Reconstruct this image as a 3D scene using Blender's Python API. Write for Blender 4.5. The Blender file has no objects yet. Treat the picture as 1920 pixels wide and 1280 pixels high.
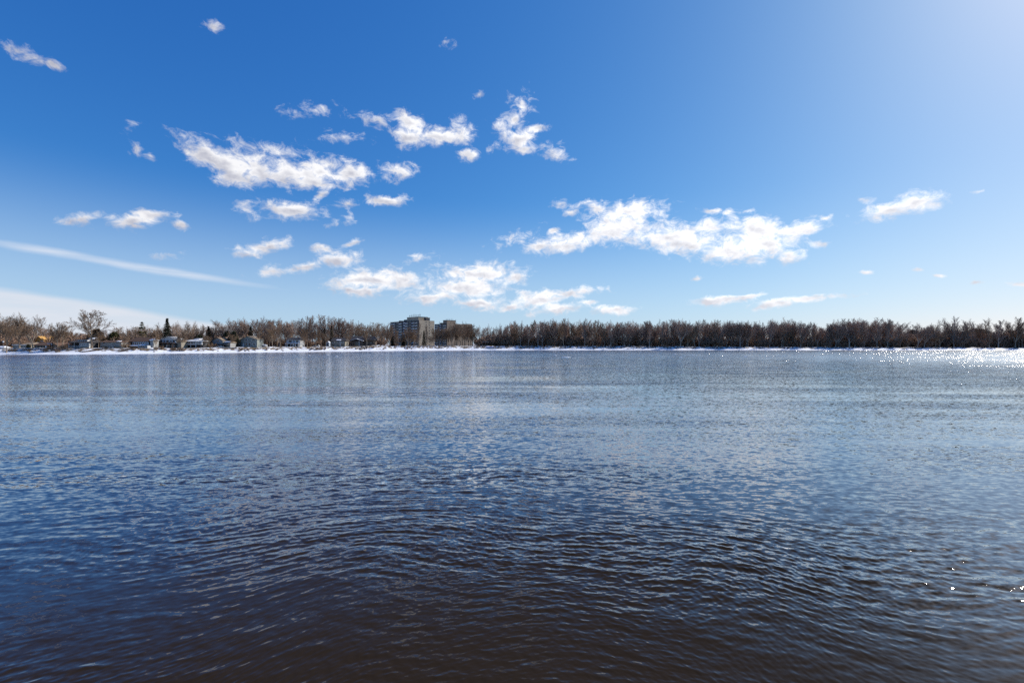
import bpy, bmesh, math, random
import numpy as np
from mathutils import Vector, Matrix

# ------------------------------------------------------------------ camera, light, sky
S = bpy.context.scene
COL = S.collection
R = math.radians
EYE = 5.5                       # camera height above the river
SUN_AZ, SUN_EL = 58.2, 36.0     # degrees, azimuth clockwise from +Y

cam_data = bpy.data.cameras.new("camera")
cam_data.sensor_width = 36.0
cam_data.lens = 16.0
cam_data.clip_start = 0.1
cam_data.clip_end = 20000.0
cam = bpy.data.objects.new("camera", cam_data)
COL.objects.link(cam)
cam.location = (0, 0, EYE)
cam.rotation_euler = (R(90.34), 0, 0)
S.camera = cam

S.view_settings.view_transform = 'Standard'
S.view_settings.look = 'None'
S.view_settings.exposure = 0.0
S.view_settings.gamma = 1.0
S.cycles.use_denoising = False
S.cycles.max_bounces = 8
S.cycles.glossy_bounces = 4
S.cycles.transparent_max_bounces = 8
S.cycles.sample_clamp_indirect = 6.0
S.cycles.caustics_reflective = False
S.cycles.caustics_refractive = False

sun_dir = Vector((math.sin(R(SUN_AZ)) * math.cos(R(SUN_EL)), math.cos(R(SUN_AZ)) * math.cos(R(SUN_EL)), math.sin(R(SUN_EL))))
sl = bpy.data.lights.new("sun", 'SUN')
sl.energy = 5.0
sl.angle = R(0.5)
sl.color = (1.0, 0.95, 0.87)
sun = bpy.data.objects.new("sun", sl)
COL.objects.link(sun)
sun.location = (300, 200, 300)
sun.rotation_euler = sun_dir.to_track_quat('Z', 'Y').to_euler()

# clouds as they stand in the sky: azimuth, elevation, half length, half height, tilt (degrees), thickness
CUMULUS = [
    (-34.11,19.2,2.23,1.24,-19.9,1.1), (-31.94,18.43,2.57,1.64,-13.6,1.2), (-29.1,18.57,3.38,1.47,4.4,1.2), (-25.94,18.69,3.46,1.34,3.4,1.2), (-23.05,19.2,2.83,1.51,7.5,1.2),
    (-19.73,19.39,2.96,1.27,6.4,1.15), (-24.0,18.03,2.86,0.77,-0.5,1), (-31.36,17.5,1.64,0.72,9.9,1), (-28.33,20.63,2.56,0.48,0.1,0.32), (-35.56,19.77,0.91,0.42,-21.9,0.2),
    (-14.14,20.27,2.03,0.92,9.2,0.82), (-16.64,25.3,1.95,0.54,-0.3,0.45), (-12.42,25.51,1.9,1.04,-12.3,0.95), (-12.68,24.03,1.98,1.18,4.8,1), (-9.19,24.34,3.52,0.95,10.1,0.95),
    (-6.29,24.82,1.42,1.33,-5.9,0.82), (-5.62,22.49,1.37,0.68,-2.3,0.95), (-1.07,25.39,1.31,1.02,-16.2,0.72), (0.13,26.21,1.48,0.65,-0.1,0.45), (1.21,24.28,1.91,1.1,12.1,1),
    (2.95,25.36,1.46,0.44,7.1,0.72), (5.22,22.79,1.79,0.57,-18.9,0.45), (1.68,23.09,1.34,0.51,-0.6,0.72), (-2.35,23.31,0.6,0.35,17.9,0.4), (-23.89,25.19,1.48,0.35,9.7,0.25),
    (-4.22,28.68,0.58,0.27,25.5,0.4), (1.21,27.75,0.99,0.71,-33.7,0.2), (-20.56,23.01,1.54,0.37,7.7,0.2), (-30.22,14.32,0.89,0.72,-49.1,0.45), (-25.83,14.89,3.14,0.98,3.8,1),
    (-15.52,16.9,2.19,0.7,4.4,1), (-17.68,17.07,0.44,0.46,50.9,0.4), (-22.87,16.82,0.89,0.44,25.6,0.72), (-19.97,16.21,0.95,0.29,5.6,0.25), (-19.73,14.3,0.62,0.46,42.7,0.4),
    (-21.43,13.73,0.83,0.23,15.1,0.2), (-28.33,10.63,2.54,0.78,18.3,0.95), (-30.12,9.66,1.51,0.45,5.5,0.77), (-22.65,10.9,1.08,0.54,-6.1,0.77), (-19.73,11.66,1.28,0.35,23.8,0.72),
    (-20.85,9.94,2.37,0.92,8.8,0.95), (-24.28,8.86,1.82,0.53,14.4,0.77), (-27.81,7.97,1.71,0.46,12.9,0.45), (-16.95,7.79,3.8,1.36,2.3,1), (-19.37,7.5,2.8,0.93,12.9,1),
    (-13.7,7.91,2.91,1.11,-13.4,1), (-18.47,6.28,2.61,0.75,2.1,1), (-4.02,8.84,5.29,1.36,0.6,1), (-5.36,7.12,4.54,1.61,0.7,1), (-9.84,5.87,3.45,0.8,6.0,1),
    (-4.02,5.01,3.08,0.81,-4.6,0.95), (0.13,8.33,2.21,0.78,-0.0,0.82), (3.35,5.68,4.26,1.05,7.6,0.95), (7.48,6.43,3.53,0.57,2.2,0.82), (0.0,4.69,2.21,0.58,5.0,0.82),
    (5.49,4.34,3.65,0.65,7.6,0.95), (2.01,6.48,1.48,0.4,-0.2,0.77), (9.64,5.15,0.91,0.26,-0.9,0.72), (12.23,4.13,2.68,0.64,2.2,0.95), (-4.36,4.14,0.53,0.2,0.3,0.4),
    (1.68,8.53,0.6,0.33,-0.2,0.3), (-11.46,10.48,1.43,0.44,11.9,0.35), (14.46,15.72,4.28,1.26,1.0,1), (10.62,16.31,1.82,0.78,-12.2,0.82), (13.19,13.97,4.16,1.9,6.6,1),
    (6.82,12.47,4.48,1.09,10.1,1), (3.35,12.15,1.97,0.71,18.6,0.95), (19.97,12.36,5.4,1.82,-9.3,1), (23.72,13.34,1.98,0.82,-5.6,0.82), (28.33,12.39,3.65,1.48,-16.9,1),
    (32.33,12.02,2.69,0.81,9.9,1), (25.77,10.35,4.33,1.28,-4.9,1), (28.85,10.98,3.53,1.24,-5.9,1), (31.36,9.38,1.68,0.75,-5.6,1), (24.56,15.03,1.81,0.28,-11.5,0.35),
    (27.01,14.57,0.64,0.22,-7.1,0.4), (34.75,12.85,0.63,0.27,3.1,0.72), (34.2,10.27,0.79,0.22,-6.8,0.45), (6.02,17.04,1.06,0.49,7.5,0.72), (7.35,16.2,0.78,0.38,16.9,0.4),
    (9.12,17.11,0.97,0.31,11.5,0.45), (0.67,13.0,1.87,0.51,18.9,0.3), (5.36,13.96,0.86,0.32,13.0,0.72), (39.56,12.73,2.23,0.74,8.7,1.05), (41.88,13.21,1.67,0.89,-1.2,1.1),
    (24.56,5.06,3.17,0.52,2.1,1), (27.28,5.36,1.63,0.26,2.8,0.82), (29.87,4.36,2.22,0.5,6.7,1), (33.74,4.85,3.16,0.34,4.0,1), (37.89,7.17,0.55,0.21,-5.5,0.72),
    (43.19,6.19,0.47,0.15,-5.7,0.72), (45.69,5.29,0.43,0.19,-5.4,0.72), (48.01,5.02,0.6,0.22,-5.5,0.77), (22.19,7.6,0.63,0.24,-3.1,0.72), (41.65,6.94,0.26,0.12,-6.1,0.4),
    (45.78,13.24,0.39,0.14,0.6,0.4), (37.72,14.05,0.38,0.15,-10.3,0.3), (-47.46,23.62,0.8,0.24,3.9,0.32), (-46.53,23.41,0.86,0.33,9.6,0.4), (-45.32,23.39,0.59,0.34,-3.9,0.74),
    (-33.37,30.3,0.49,0.33,16.0,0.12), (-8.07,33.34,0.65,0.29,-3.4,0.2), (-40.16,20.03,0.47,0.24,43.2,0.15), (-39.64,18.37,0.37,0.37,13.9,0.2), (-38.51,17.98,0.25,0.24,13.2,0.25),
    (-43.58,11.28,1.17,0.45,22.6,0.77), (-39.96,11.77,2.02,0.63,15.5,0.95), (-38.35,12.59,1.55,0.49,9.5,0.95), (-39.44,11.36,0.75,0.48,9.0,0.82), (-36.18,11.86,0.73,0.42,-3.6,0.72),
    (-37.43,8.83,0.72,0.31,6.6,0.3),
]
STREAKS = [
    (-45.56,8.17,5.04,0.45,-4.5,1), (-37.72,7.29,11.17,0.51,-5.7,1),
]
VEILS = [
    (-52.45,1.84,28.31,3.35,-5.8,1),
]



class NT:
    """small node-tree writer"""
    def __init__(self, tree):
        self.t = tree; self.n = tree.nodes; self.l = tree.links
    def node(self, typ, **kw):
        nd = self.n.new(typ)
        for k, v in kw.items():
            setattr(nd, k, v)
        return nd
    def put(self, sock, v):
        if isinstance(v, bpy.types.NodeSocket):
            self.l.new(v, sock)
        else:
            sock.default_value = v
    def math(self, op, a, b=None, c=None, clamp=False):
        nd = self.node('ShaderNodeMath', operation=op, use_clamp=clamp)
        for i, v in enumerate((a, b, c)):
            if v is not None:
                self.put(nd.inputs[i], v)
        return nd.outputs[0]
    def vmath(self, op, a, b=None, scale=None):
        nd = self.node('ShaderNodeVectorMath', operation=op)
        self.put(nd.inputs[0], a)
        if b is not None:
            self.put(nd.inputs[1], b)
        if scale is not None:
            self.put(nd.inputs['Scale'], scale)
        return nd.outputs['Value'] if op in ('LENGTH', 'DOT_PRODUCT', 'DISTANCE') else nd.outputs['Vector']
    def noise(self, vec, scale, detail=2.0, rough=0.5, lac=2.0, dist=0.0, out='Fac'):
        nd = self.node('ShaderNodeTexNoise')
        self.put(nd.inputs['Vector'], vec)
        self.put(nd.inputs['Scale'], scale)
        nd.inputs['Detail'].default_value = detail
        nd.inputs['Roughness'].default_value = rough
        nd.inputs['Lacunarity'].default_value = lac
        nd.inputs['Distortion'].default_value = dist
        return nd.outputs[out]
    def mapping(self, vec, loc=(0, 0, 0), rot=(0, 0, 0), scale=(1, 1, 1), typ='POINT'):
        nd = self.node('ShaderNodeMapping', vector_type=typ)
        self.put(nd.inputs['Vector'], vec)
        nd.inputs['Location'].default_value = loc
        nd.inputs['Rotation'].default_value = rot
        nd.inputs['Scale'].default_value = scale
        return nd.outputs[0]
    def maprange(self, v, a, b, c=0.0, d=1.0, smooth=False):
        nd = self.node('ShaderNodeMapRange')
        if smooth:
            nd.interpolation_type = 'SMOOTHSTEP'
        self.put(nd.inputs[0], v)
        for i, q in enumerate((a, b, c, d)):
            self.put(nd.inputs[1 + i], q)
        return nd.outputs[0]
    def mix(self, f, a, b):
        nd = self.node('ShaderNodeMix', data_type='RGBA')
        self.put(nd.inputs[0], f)
        self.put(nd.inputs[6], a)
        self.put(nd.inputs[7], b)
        return nd.outputs[2]
    def xyz(self, v):
        nd = self.node('ShaderNodeSeparateXYZ')
        self.put(nd.inputs[0], v)
        return nd.outputs
    def comb(self, x, y, z):
        nd = self.node('ShaderNodeCombineXYZ')
        for i, v in enumerate((x, y, z)):
            self.put(nd.inputs[i], v)
        return nd.outputs[0]

def build_world():
    w = bpy.data.worlds.new("World")
    S.world = w
    w.use_nodes = True
    w.cycles.sampling_method = 'MANUAL'
    w.cycles.sample_map_resolution = 512
    T = NT(w.node_tree)
    T.n.clear()
    sky = T.node('ShaderNodeTexSky', sky_type='NISHITA', sun_disc=False)
    sky.sun_elevation = R(SUN_EL)
    sky.sun_rotation = R(SUN_AZ)
    sky.altitude = 0.0
    sky.air_density = 0.6
    sky.dust_density = 0.5
    sky.ozone_density = 3.0
    d0 = T.node('ShaderNodeTexCoord').outputs['Generated']
    d = T.xyz(d0)
    T.l.new(T.comb(d[0], d[1], T.math('MAXIMUM', d[2], 0.004)), sky.inputs[0])
    # clear cold winter air: the colour balance of the whole sky (a colour matrix on log radiance)
    sc = T.node('ShaderNodeSeparateColor')
    T.l.new(T.vmath('SCALE', sky.outputs[0], scale=0.1), sc.inputs[0])
    lg = T.comb(*[T.math('LOGARITHM', sc.outputs[k], math.e) for k in range(3)])
    cc = T.node('ShaderNodeCombineColor')
    for k, (a0, row) in enumerate(((-0.11, (0.779, 0.358, 0.355)), (-0.15, (-0.39, 1.142, 0.194)), (-0.12, (-0.154, -0.11, 0.832)))):
        T.put(cc.inputs[k], T.math('EXPONENT', T.math('ADD', T.vmath('DOT_PRODUCT', lg, row), a0 + math.log(10.0))))
    air = cc.outputs[0]
    az = T.math('DEGREES', T.math('ARCTAN2', d[0], d[1]))
    el = T.math('DEGREES', T.math('ARCSINE', d[2]))
    p = T.comb(az, el, 0.0)
    warp = T.vmath('SUBTRACT', T.noise(p, 0.32, 5.0, 0.6, out='Color'), (0.5, 0.5, 0.5))
    pw = T.vmath('ADD', p, T.vmath('MULTIPLY', warp, (1.35, 0.95, 0.0)))
    def blob(item, vec, reach=2.4):
        """1 - distance / reach inside one ellipse, 0 outside"""
        a, e, ra, rb, rot = item[:5]
        g = T.node('ShaderNodeTexGradient', gradient_type='SPHERICAL')
        g.texture_mapping.vector_type = 'TEXTURE'
        g.texture_mapping.translation = (a, e, 0)
        g.texture_mapping.rotation = (0, 0, R(rot))
        g.texture_mapping.scale = (ra * reach, rb * reach, 1)
        T.l.new(vec, g.inputs[0])
        return g.outputs['Fac']
    def union(items, k, vec, reach=2.4):
        total = None
        for lo, hi, w in ((0.97, 9, 1.0), (0.88, 0.97, 0.93), (0.6, 0.88, 0.75), (0.35, 0.6, 0.45), (0.0, 0.35, 0.28)):
            acc = None
            for it in items:
                if lo <= it[5] < hi:
                    g = blob(it, vec, reach / w)
                    acc = g if acc is None else T.math('SMOOTH_MAX', acc, g, k)
            if acc is None:
                continue
            dd = T.math('MULTIPLY_ADD', acc, -reach, reach + 1 - w)
            total = dd if total is None else T.math('SMOOTH_MIN', total, dd, k)
        return total
    dist = union(CUMULUS, 0.25, pw)
    ps = T.mapping(p, scale=(1.0, 1.5, 1.0))
    # the side turned from the sun, below and to the left, is the grey one
    under = T.math('SUBTRACT', union(CUMULUS, 0.25, T.vmath('ADD', pw, (-0.45, -0.65, 0.0))), dist)
    n1 = T.noise(ps, 0.62, 11.0, 0.645, 2.15, 0.45)
    soft1 = T.noise(ps, 0.42, 4.0, 0.52)
    soft2 = T.noise(T.vmath('ADD', ps, (0.45, 0.80, 0.0)), 0.42, 4.0, 0.52)
    core = T.math('SUBTRACT', 1.16, dist)
    dens = T.math('MULTIPLY_ADD', T.math('SUBTRACT', n1, 0.5), 2.75, core)
    alpha = T.math('POWER', T.maprange(dens, -0.10, 0.74, 0.0, 1.0), 1.45)
    lit = T.math('MULTIPLY_ADD', T.math('SUBTRACT', soft1, soft2), 2.0, 0.98)
    lit = T.math('SUBTRACT', lit, T.maprange(T.math('ADD', under, T.math('MULTIPLY', T.math('SUBTRACT', n1, 0.5), 0.9)), -0.15, 0.75, 0.0, 0.62, True))
    lit = T.math('SUBTRACT', lit, T.maprange(dens, 0.5, 1.6, 0.0, 0.22, True), clamp=True)
    # clouds nearer the sun glow brighter
    near = T.maprange(az, -40.0, 25.0, 0.0, 1.0)
    shade = T.mix(near, (4.7, 4.85, 5.8, 1), (7.0, 7.1, 7.8, 1))
    white = T.mix(near, (9.2, 9.2, 9.5, 1), (12.0, 12.0, 12.2, 1))
    cloud = T.mix(lit, shade, white)
    # streak of high cirrus and the pale bank of cloud low in the west
    fib = T.noise(T.mapping(p, rot=(0, 0, R(8)), scale=(0.22, 3.6, 1)), 0.8, 6.0, 0.65)
    sd = T.math('ADD', union(STREAKS, 0.2, T.vmath('ADD', p, T.vmath('MULTIPLY', warp, (1.0, 0.25, 0.0)))), T.math('MULTIPLY', T.math('SUBTRACT', fib, 0.5), 0.9))
    sa = T.math('MULTIPLY', T.maprange(sd, 1.1, 0.1, 0.0, 0.75, True), T.maprange(fib, 0.3, 0.68, 0.35, 1.0))
    bd = T.math('ADD', union(VEILS, 0.2, p), T.math('MULTIPLY', T.math('SUBTRACT', T.noise(T.mapping(p, scale=(0.12, 1.0, 1)), 0.6, 5.0, 0.55), 0.5), 0.26))
    ba = T.math('MULTIPLY', T.maprange(bd, 1.04, 0.84, 0.0, 0.88, True), T.maprange(az, -22.0, -10.0, 1.0, 0.0, True))
    thin = T.math('MULTIPLY', T.maprange(el, 0.0, 18.0, 0.62, 0.0, True), T.maprange(az, -5.0, 35.0, 1.0, 0.75, True))
    # bright aureole of thin haze round the sun
    glow = T.math('MULTIPLY', T.math('POWER', T.math('MAXIMUM', T.vmath('DOT_PRODUCT', d0, tuple(sun_dir)), 0.0), 11.0), 0.8)
    air = T.vmath('ADD', air, T.comb(glow, glow, glow))
    air = T.mix(thin, air, (6.2, 7.5, 8.75, 1))
    ba = T.math('MULTIPLY', ba, T.maprange(T.noise(T.mapping(p, rot=(0, 0, R(5)), scale=(0.10, 0.8, 1)), 1.0, 5.0, 0.6), 0.3, 0.6, 0.72, 1.0))
    col = T.mix(sa, air, (8.3, 8.6, 9.3, 1))
    col = T.mix(ba, col, (7.6, 7.9, 8.6, 1))
    col = T.mix(alpha, col, cloud)
    bg = T.node('ShaderNodeBackground')
    T.l.new(col, bg.inputs['Color'])
    bg.inputs['Strength'].default_value = 0.1
    out = T.node('ShaderNodeOutputWorld')
    T.l.new(bg.outputs[0], out.inputs['Surface'])
build_world()

# ------------------------------------------------------------------ materials
MATS = {}
def mat(name, col, rough=0.8, var=0.0, scale=1.0, col2=None, metallic=0.0, detail=4.0, coord='Object', spec=0.3):
    if name in MATS:
        return MATS[name]
    m = bpy.data.materials.new(name)
    m.use_nodes = True
    T = NT(m.node_tree)
    b = m.node_tree.nodes['Principled BSDF']
    b.inputs['Roughness'].default_value = rough
    b.inputs['Metallic'].default_value = metallic
    b.inputs['Specular IOR Level'].default_value = spec
    c2 = col2 or tuple(max(0.0, c * (1 - var)) for c in col)
    if var or col2:
        tc = T.node('ShaderNodeTexCoord').outputs[coord]
        f = T.maprange(T.noise(tc, scale, detail, 0.6), 0.32, 0.68)
        T.l.new(T.mix(f, (*col, 1), (*c2, 1)), b.inputs['Base Color'])
    else:
        b.inputs['Base Color'].default_value = (*col, 1)
    MATS[name] = m
    return m

def tag(o, label=None, cat=None, group=None, kind=None):
    if label: o['label'] = label
    if cat: o['category'] = cat
    if group: o['group'] = group
    if kind: o['kind'] = kind
    return o

def smooth01(x):
    x = np.clip(x, 0, 1)
    return x * x * (3 - 2 * x)

def grid_mesh(name, P, mats, attrs=None, smooth=True):
    """P: rows x cols x 3"""
    nr, nc = P.shape[:2]
    me = bpy.data.meshes.new(name)
    me.vertices.add(nr * nc)
    me.vertices.foreach_set('co', P.reshape(-1).astype(np.float32))
    idx = np.arange(nr * nc).reshape(nr, nc)
    q = np.stack([idx[:-1, :-1], idx[:-1, 1:], idx[1:, 1:], idx[1:, :-1]], -1).reshape(-1, 4)
    me.loops.add(q.size)
    me.loops.foreach_set('vertex_index', q.reshape(-1).astype(np.int32))
    me.polygons.add(len(q))
    me.polygons.foreach_set('loop_start', np.arange(0, q.size, 4, dtype=np.int32))
    me.update(calc_edges=True)
    for k, v in (attrs or {}).items():
        at = me.attributes.new(k, 'FLOAT', 'POINT')
        at.data.foreach_set('value', v.reshape(-1).astype(np.float32))
    if smooth:
        me.shade_smooth()
    for m in mats:
        me.materials.append(m)
    o = bpy.data.objects.new(name, me)
    COL.objects.link(o)
    return o

# ------------------------------------------------------------------ far bank: shoreline and terrain height
SHORE_X = [-1500, -600, -320, -270, -213, -197, -170, -151, -110, -65, -10, 60, 107, 467, 800, 1600]
SHORE_Y = [60, 90, 215, 240, 253, 276, 303, 323, 361, 397, 413, 415, 415, 415, 408, 380]
TOP_X = [-320, -200, -110, -60, 0, 150, 330, 480, 800]
TOP_Z = [3.0, 3.2, 3.6, 3.7, 3.7, 3.2, 2.4, 2.1, 2.1]
_sy = np.interp(np.arange(-1600, 1601, 5.0), SHORE_X, SHORE_Y)
_sy = np.convolve(np.pad(_sy, 4, mode='edge'), np.ones(9) / 9, 'valid')
def shore(x):
    x = np.asarray(x, float)
    return np.interp(x, np.arange(-1600, 1601, 5.0), _sy) + 0.9 * np.sin(x * 0.11) + 0.7 * np.sin(x * 0.27 + 1) + 0.4 * np.sin(x * 0.63)
def hash_noise(x, y, seed=0, scale=1.0):
    """cheap smooth value noise"""
    rs = np.random.RandomState(seed)
    g = rs.rand(64, 64)
    x = np.asarray(x, float) / scale; y = np.asarray(y, float) / scale
    xi = np.floor(x).astype(int); yi = np.floor(y).astype(int)
    fx = smooth01(x - xi); fy = smooth01(y - yi)
    G = lambda a, b: g[a % 64, b % 64]
    return (G(xi, yi) * (1 - fx) * (1 - fy) + G(xi + 1, yi) * fx * (1 - fy) + G(xi, yi + 1) * (1 - fx) * fy + G(xi + 1, yi + 1) * fx * fy) - 0.5
def ground_z(x, y):
    x = np.asarray(x, float); y = np.asarray(y, float)
    t = y - shore(x)
    top = np.interp(x, TOP_X, TOP_Z)
    ledge = 0.18 * smooth01((t + 0.6) / 1.0) + 0.95 * np.clip(t / 7.0, 0, 1)
    slope = (top - 1.13) * smooth01((t - 6.0) / 10.0)
    z = -1.5 + 1.5 * smooth01((t + 3.0) / 2.4) + ledge + slope
    inl = smooth01((t - 4.5) / 5.0)
    z = z + inl * (0.7 * hash_noise(x, y, 1, 5.0) + 0.35 * hash_noise(x, y, 2, 1.7))
    # low snowy mound in front of the tall apartment block
    z = z + 1.3 * np.exp(-((x + 112) / 9.0) ** 2 - ((t - 14) / 6.0) ** 2)
    z = z + 4.0 * smooth01((y - 900) / 1500)
    return z
def gz(x, y):
    return float(ground_z(np.array([x]), np.array([y]))[0])

def snow_material():
    m = bpy.data.materials.new("snow_with_dead_grass")
    m.use_nodes = True
    T = NT(m.node_tree)
    b = m.node_tree.nodes['Principled BSDF']
    b.inputs['Roughness'].default_value = 0.65
    b.inputs['Specular IOR Level'].default_value = 0.2
    pos = T.node('ShaderNodeNewGeometry').outputs['Position']
    inl = T.node('ShaderNodeAttribute', attribute_name='inland').outputs['Fac']
    n = T.noise(T.mapping(pos, scale=(1.0, 0.55, 1.6)), 0.45, 6.0, 0.65)
    bare = T.maprange(T.math('ADD', n, T.maprange(inl, 4.0, 11.0, -0.22, 0.045)), 0.47, 0.55)
    dirt = T.mix(T.noise(pos, 1.3, 4.0), (0.10, 0.066, 0.04, 1), (0.21, 0.16, 0.10, 1))
    snow = T.mix(T.noise(pos, 0.8, 3.0), (0.84, 0.85, 0.88, 1), (0.74, 0.76, 0.80, 1))
    T.l.new(T.mix(bare, snow, dirt), b.inputs['Base Color'])
    # wet dark edge where the ice meets the river
    return m

def build_ground():
    xs = np.concatenate([np.linspace(-6000, -420, 20)[:-1], np.arange(-420, 620, 1.5), np.linspace(620, 6000, 20)])
    ts = np.concatenate([np.arange(-6, 30, 0.6), np.linspace(30, 120, 40)[1:], np.geomspace(120, 9000, 30)[1:]])
    X = np.repeat(xs[None, :], len(ts), 0)
    Tt = np.repeat(ts[:, None], len(xs), 1)
    Y = shore(X) + Tt
    Z = ground_z(X, Y)
    o = grid_mesh("ground", np.stack([X, Y, Z], -1), [snow_material()], {'inland': Tt})
    tag(o, kind='structure')
build_ground()

# ------------------------------------------------------------------ the river
def water_material():
    m = bpy.data.materials.new("river_water")
    m.use_nodes = True
    T = NT(m.node_tree)
    T.n.clear()
    geo = T.node('ShaderNodeNewGeometry')
    pos = geo.outputs['Position']
    micro = T.node('ShaderNodeAttribute', attribute_name='micro').outputs['Fac']
    far = T.node('ShaderNodeAttribute', attribute_name='far').outputs['Fac']
    # wind lanes: calmer and rougher patches, drawn out along the stream
    lane = T.noise(T.mapping(pos, rot=(0, 0, R(4)), scale=(0.018, 0.075, 1)), 1.0, 5.0, 0.62)
    lane2 = T.noise(T.mapping(pos, rot=(0, 0, R(-3)), scale=(0.035, 0.42, 1)), 1.0, 4.0, 0.6)
    lane = T.math('MULTIPLY', T.maprange(lane, 0.30, 0.70, 0.35, 1.55), T.maprange(lane2, 0.30, 0.70, 0.45, 1.6))
    amp = T.math('MULTIPLY', T.math('ADD', T.math('MULTIPLY', micro, 1.0), 0.031), lane)
    c1 = T.vmath('SUBTRACT', T.noise(T.mapping(pos, scale=(0.6, 1.3, 1)), 4.5, 3.0, 0.6, out='Color'), (0.5, 0.5, 0.5))
    c2 = T.vmath('SUBTRACT', T.noise(T.mapping(pos, scale=(0.6, 1.3, 1)), 0.9, 2.0, 0.5, out='Color'), (0.5, 0.5, 0.5))
    c = T.vmath('ADD', c1, T.vmath('SCALE', c2, scale=far))
    v = T.vmath('MULTIPLY', T.vmath('SCALE', c, scale=T.math('MULTIPLY', amp, T.math('MULTIPLY_ADD', far, 3.6, 5.6))), (0.8, 1.0, 0.0))
    nrm = T.vmath('NORMALIZE', T.vmath('ADD', geo.outputs['Normal'], v))
    # peat-brown body under a surface that mirrors more the flatter it is seen
    body = T.node('ShaderNodeBsdfDiffuse')
    body.inputs['Color'].default_value = (0.0250, 0.0168, 0.0104, 1)
    mirror = T.node('ShaderNodeBsdfGlossy')
    mirror.inputs['Color'].default_value = (1, 1, 1, 1)
    T.put(mirror.inputs['Roughness'], T.math('MULTIPLY_ADD', far, 0.12, 0.03))
    T.l.new(nrm, mirror.inputs['Normal'])
    cosv = T.math('MAXIMUM', T.vmath('DOT_PRODUCT', nrm, geo.outputs['Incoming']), 0.0)
    fres = T.math('MULTIPLY_ADD', T.math('POWER', T.math('SUBTRACT', 1.0, cosv, clamp=True), 3.1), 0.99, 0.008)
    fres = T.math('MULTIPLY', fres, T.maprange(cosv, 0.27, 0.60, 1.0, 0.13, True))
    ms = T.node('ShaderNodeMixShader')
    T.put(ms.inputs[0], fres)
    T.l.new(body.outputs[0], ms.inputs[1]); T.l.new(mirror.outputs[0], ms.inputs[2])
    out = T.node('ShaderNodeOutputMaterial')
    T.l.new(ms.outputs[0], out.inputs['Surface'])
    return m

def build_water():
    th = np.concatenate([np.linspace(-105, -56, 60)[:-1], np.arange(-56, 56, 0.085), np.linspace(56, 105, 60)])
    th = np.radians(th)
    ys = np.concatenate([np.linspace(640, 400, 130)[:-1], np.arange(400, 4.0, -0.6), np.linspace(4.0, 0.35, 25)])
    r = 455.0 * EYE / ys
    r = np.concatenate([[0.3, 1.2, 2.2, 3.0], r])
    dr = np.gradient(r)
    dth = np.gradient(th)
    X = r[:, None] * np.sin(th)[None, :]
    Y = r[:, None] * np.cos(th)[None, :]
    X0, Y0 = X, Y
    rs = np.random.RandomState(7)
    # big slow swirls of the current bend the ripple trains
    wx = X.copy(); wy = Y + 0.30 * np.sqrt(X * X + 36.0)
    for lam, a in ((23, 0.9), (13, 0.5), (6.1, 0.30), (3.1, 0.12)):
        for _ in range(3):
            ph = rs.rand() * 6.28; an = rs.rand() * 6.28; k = 6.283 / lam
            s = np.sin(k * (X * math.cos(an) * 0.7 + Y * math.sin(an)) + ph)
            wx += a * s * math.cos(an + 1.3) * 0.7
            wy += a * s * math.sin(an + 1.3) * 0.7
    patch = np.zeros_like(X)
    for lam in (31, 17, 11, 7):
        for _ in range(2):
            ph = rs.rand() * 6.28; an = rs.uniform(0.9, 2.2); k = 6.283 / lam
            patch += np.sin(k * (X * math.cos(an) * 0.5 + Y * math.sin(an)) + ph + 1.5 * np.sin(X / 9.0 + ph))
    patch = np.clip(1.0 + 0.27 * patch, 0.22, 2.0)
    Z = np.zeros_like(X); DX = np.zeros_like(X); DY = np.zeros_like(X)
    lost = np.zeros_like(X)
    N = 130
    grow = 0.78 + 0.52 * smooth01((np.sqrt(X * X + Y * Y) - 12) / 120.0)
    rr = np.sqrt(X * X + Y * Y)
    patch *= grow * (1.0 - 0.14 * smooth01((rr - 12) / 12.0) * (1 - smooth01((rr - 60) / 90.0)))
    lams = np.geomspace(0.055, 2.6, N) * rs.uniform(0.93, 1.07, N)
    for lam in lams:
        k = 6.283 / lam
        spread = 0.62 if lam < 0.3 else (0.40 if lam < 0.9 else 0.28)
        an = math.pi / 2 + rs.normal(0, spread)
        kx, ky = k * math.cos(an), k * math.sin(an)
        lr = math.log(lam / 0.175)
        slope = 0.0185 * math.exp(-(lr / 1.15) ** 2) + 0.004
        A = slope / k
        sp = np.sqrt((dr[:, None] * ky) ** 2 + (r[:, None] * dth[None, :] * kx) ** 2) / k
        fade = smooth01((lam / np.maximum(sp, 1e-6) - 2.2) / 2.5)
        ph = rs.rand() * 6.28 + kx * wx + ky * wy
        a = A * patch * fade
        Z += a * np.cos(ph)
        s = np.sin(ph) * a * 0.75
        DX -= s * kx / k
        DY -= s * ky / k
        lost += (slope ** 2) * 0.5 * (1 - fade ** 2)
    P = np.stack([X0 + DX, Y0 + DY, Z], -1)
    micro = np.sqrt(lost) * np.clip(patch, 0.4, 1.7)
    far = smooth01((np.sqrt(X * X + Y * Y) - 60) / 180.0)
    o = grid_mesh("river", P, [water_material()], {'micro': micro, 'far': far})
    tag(o, kind='structure')
build_water()

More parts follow.
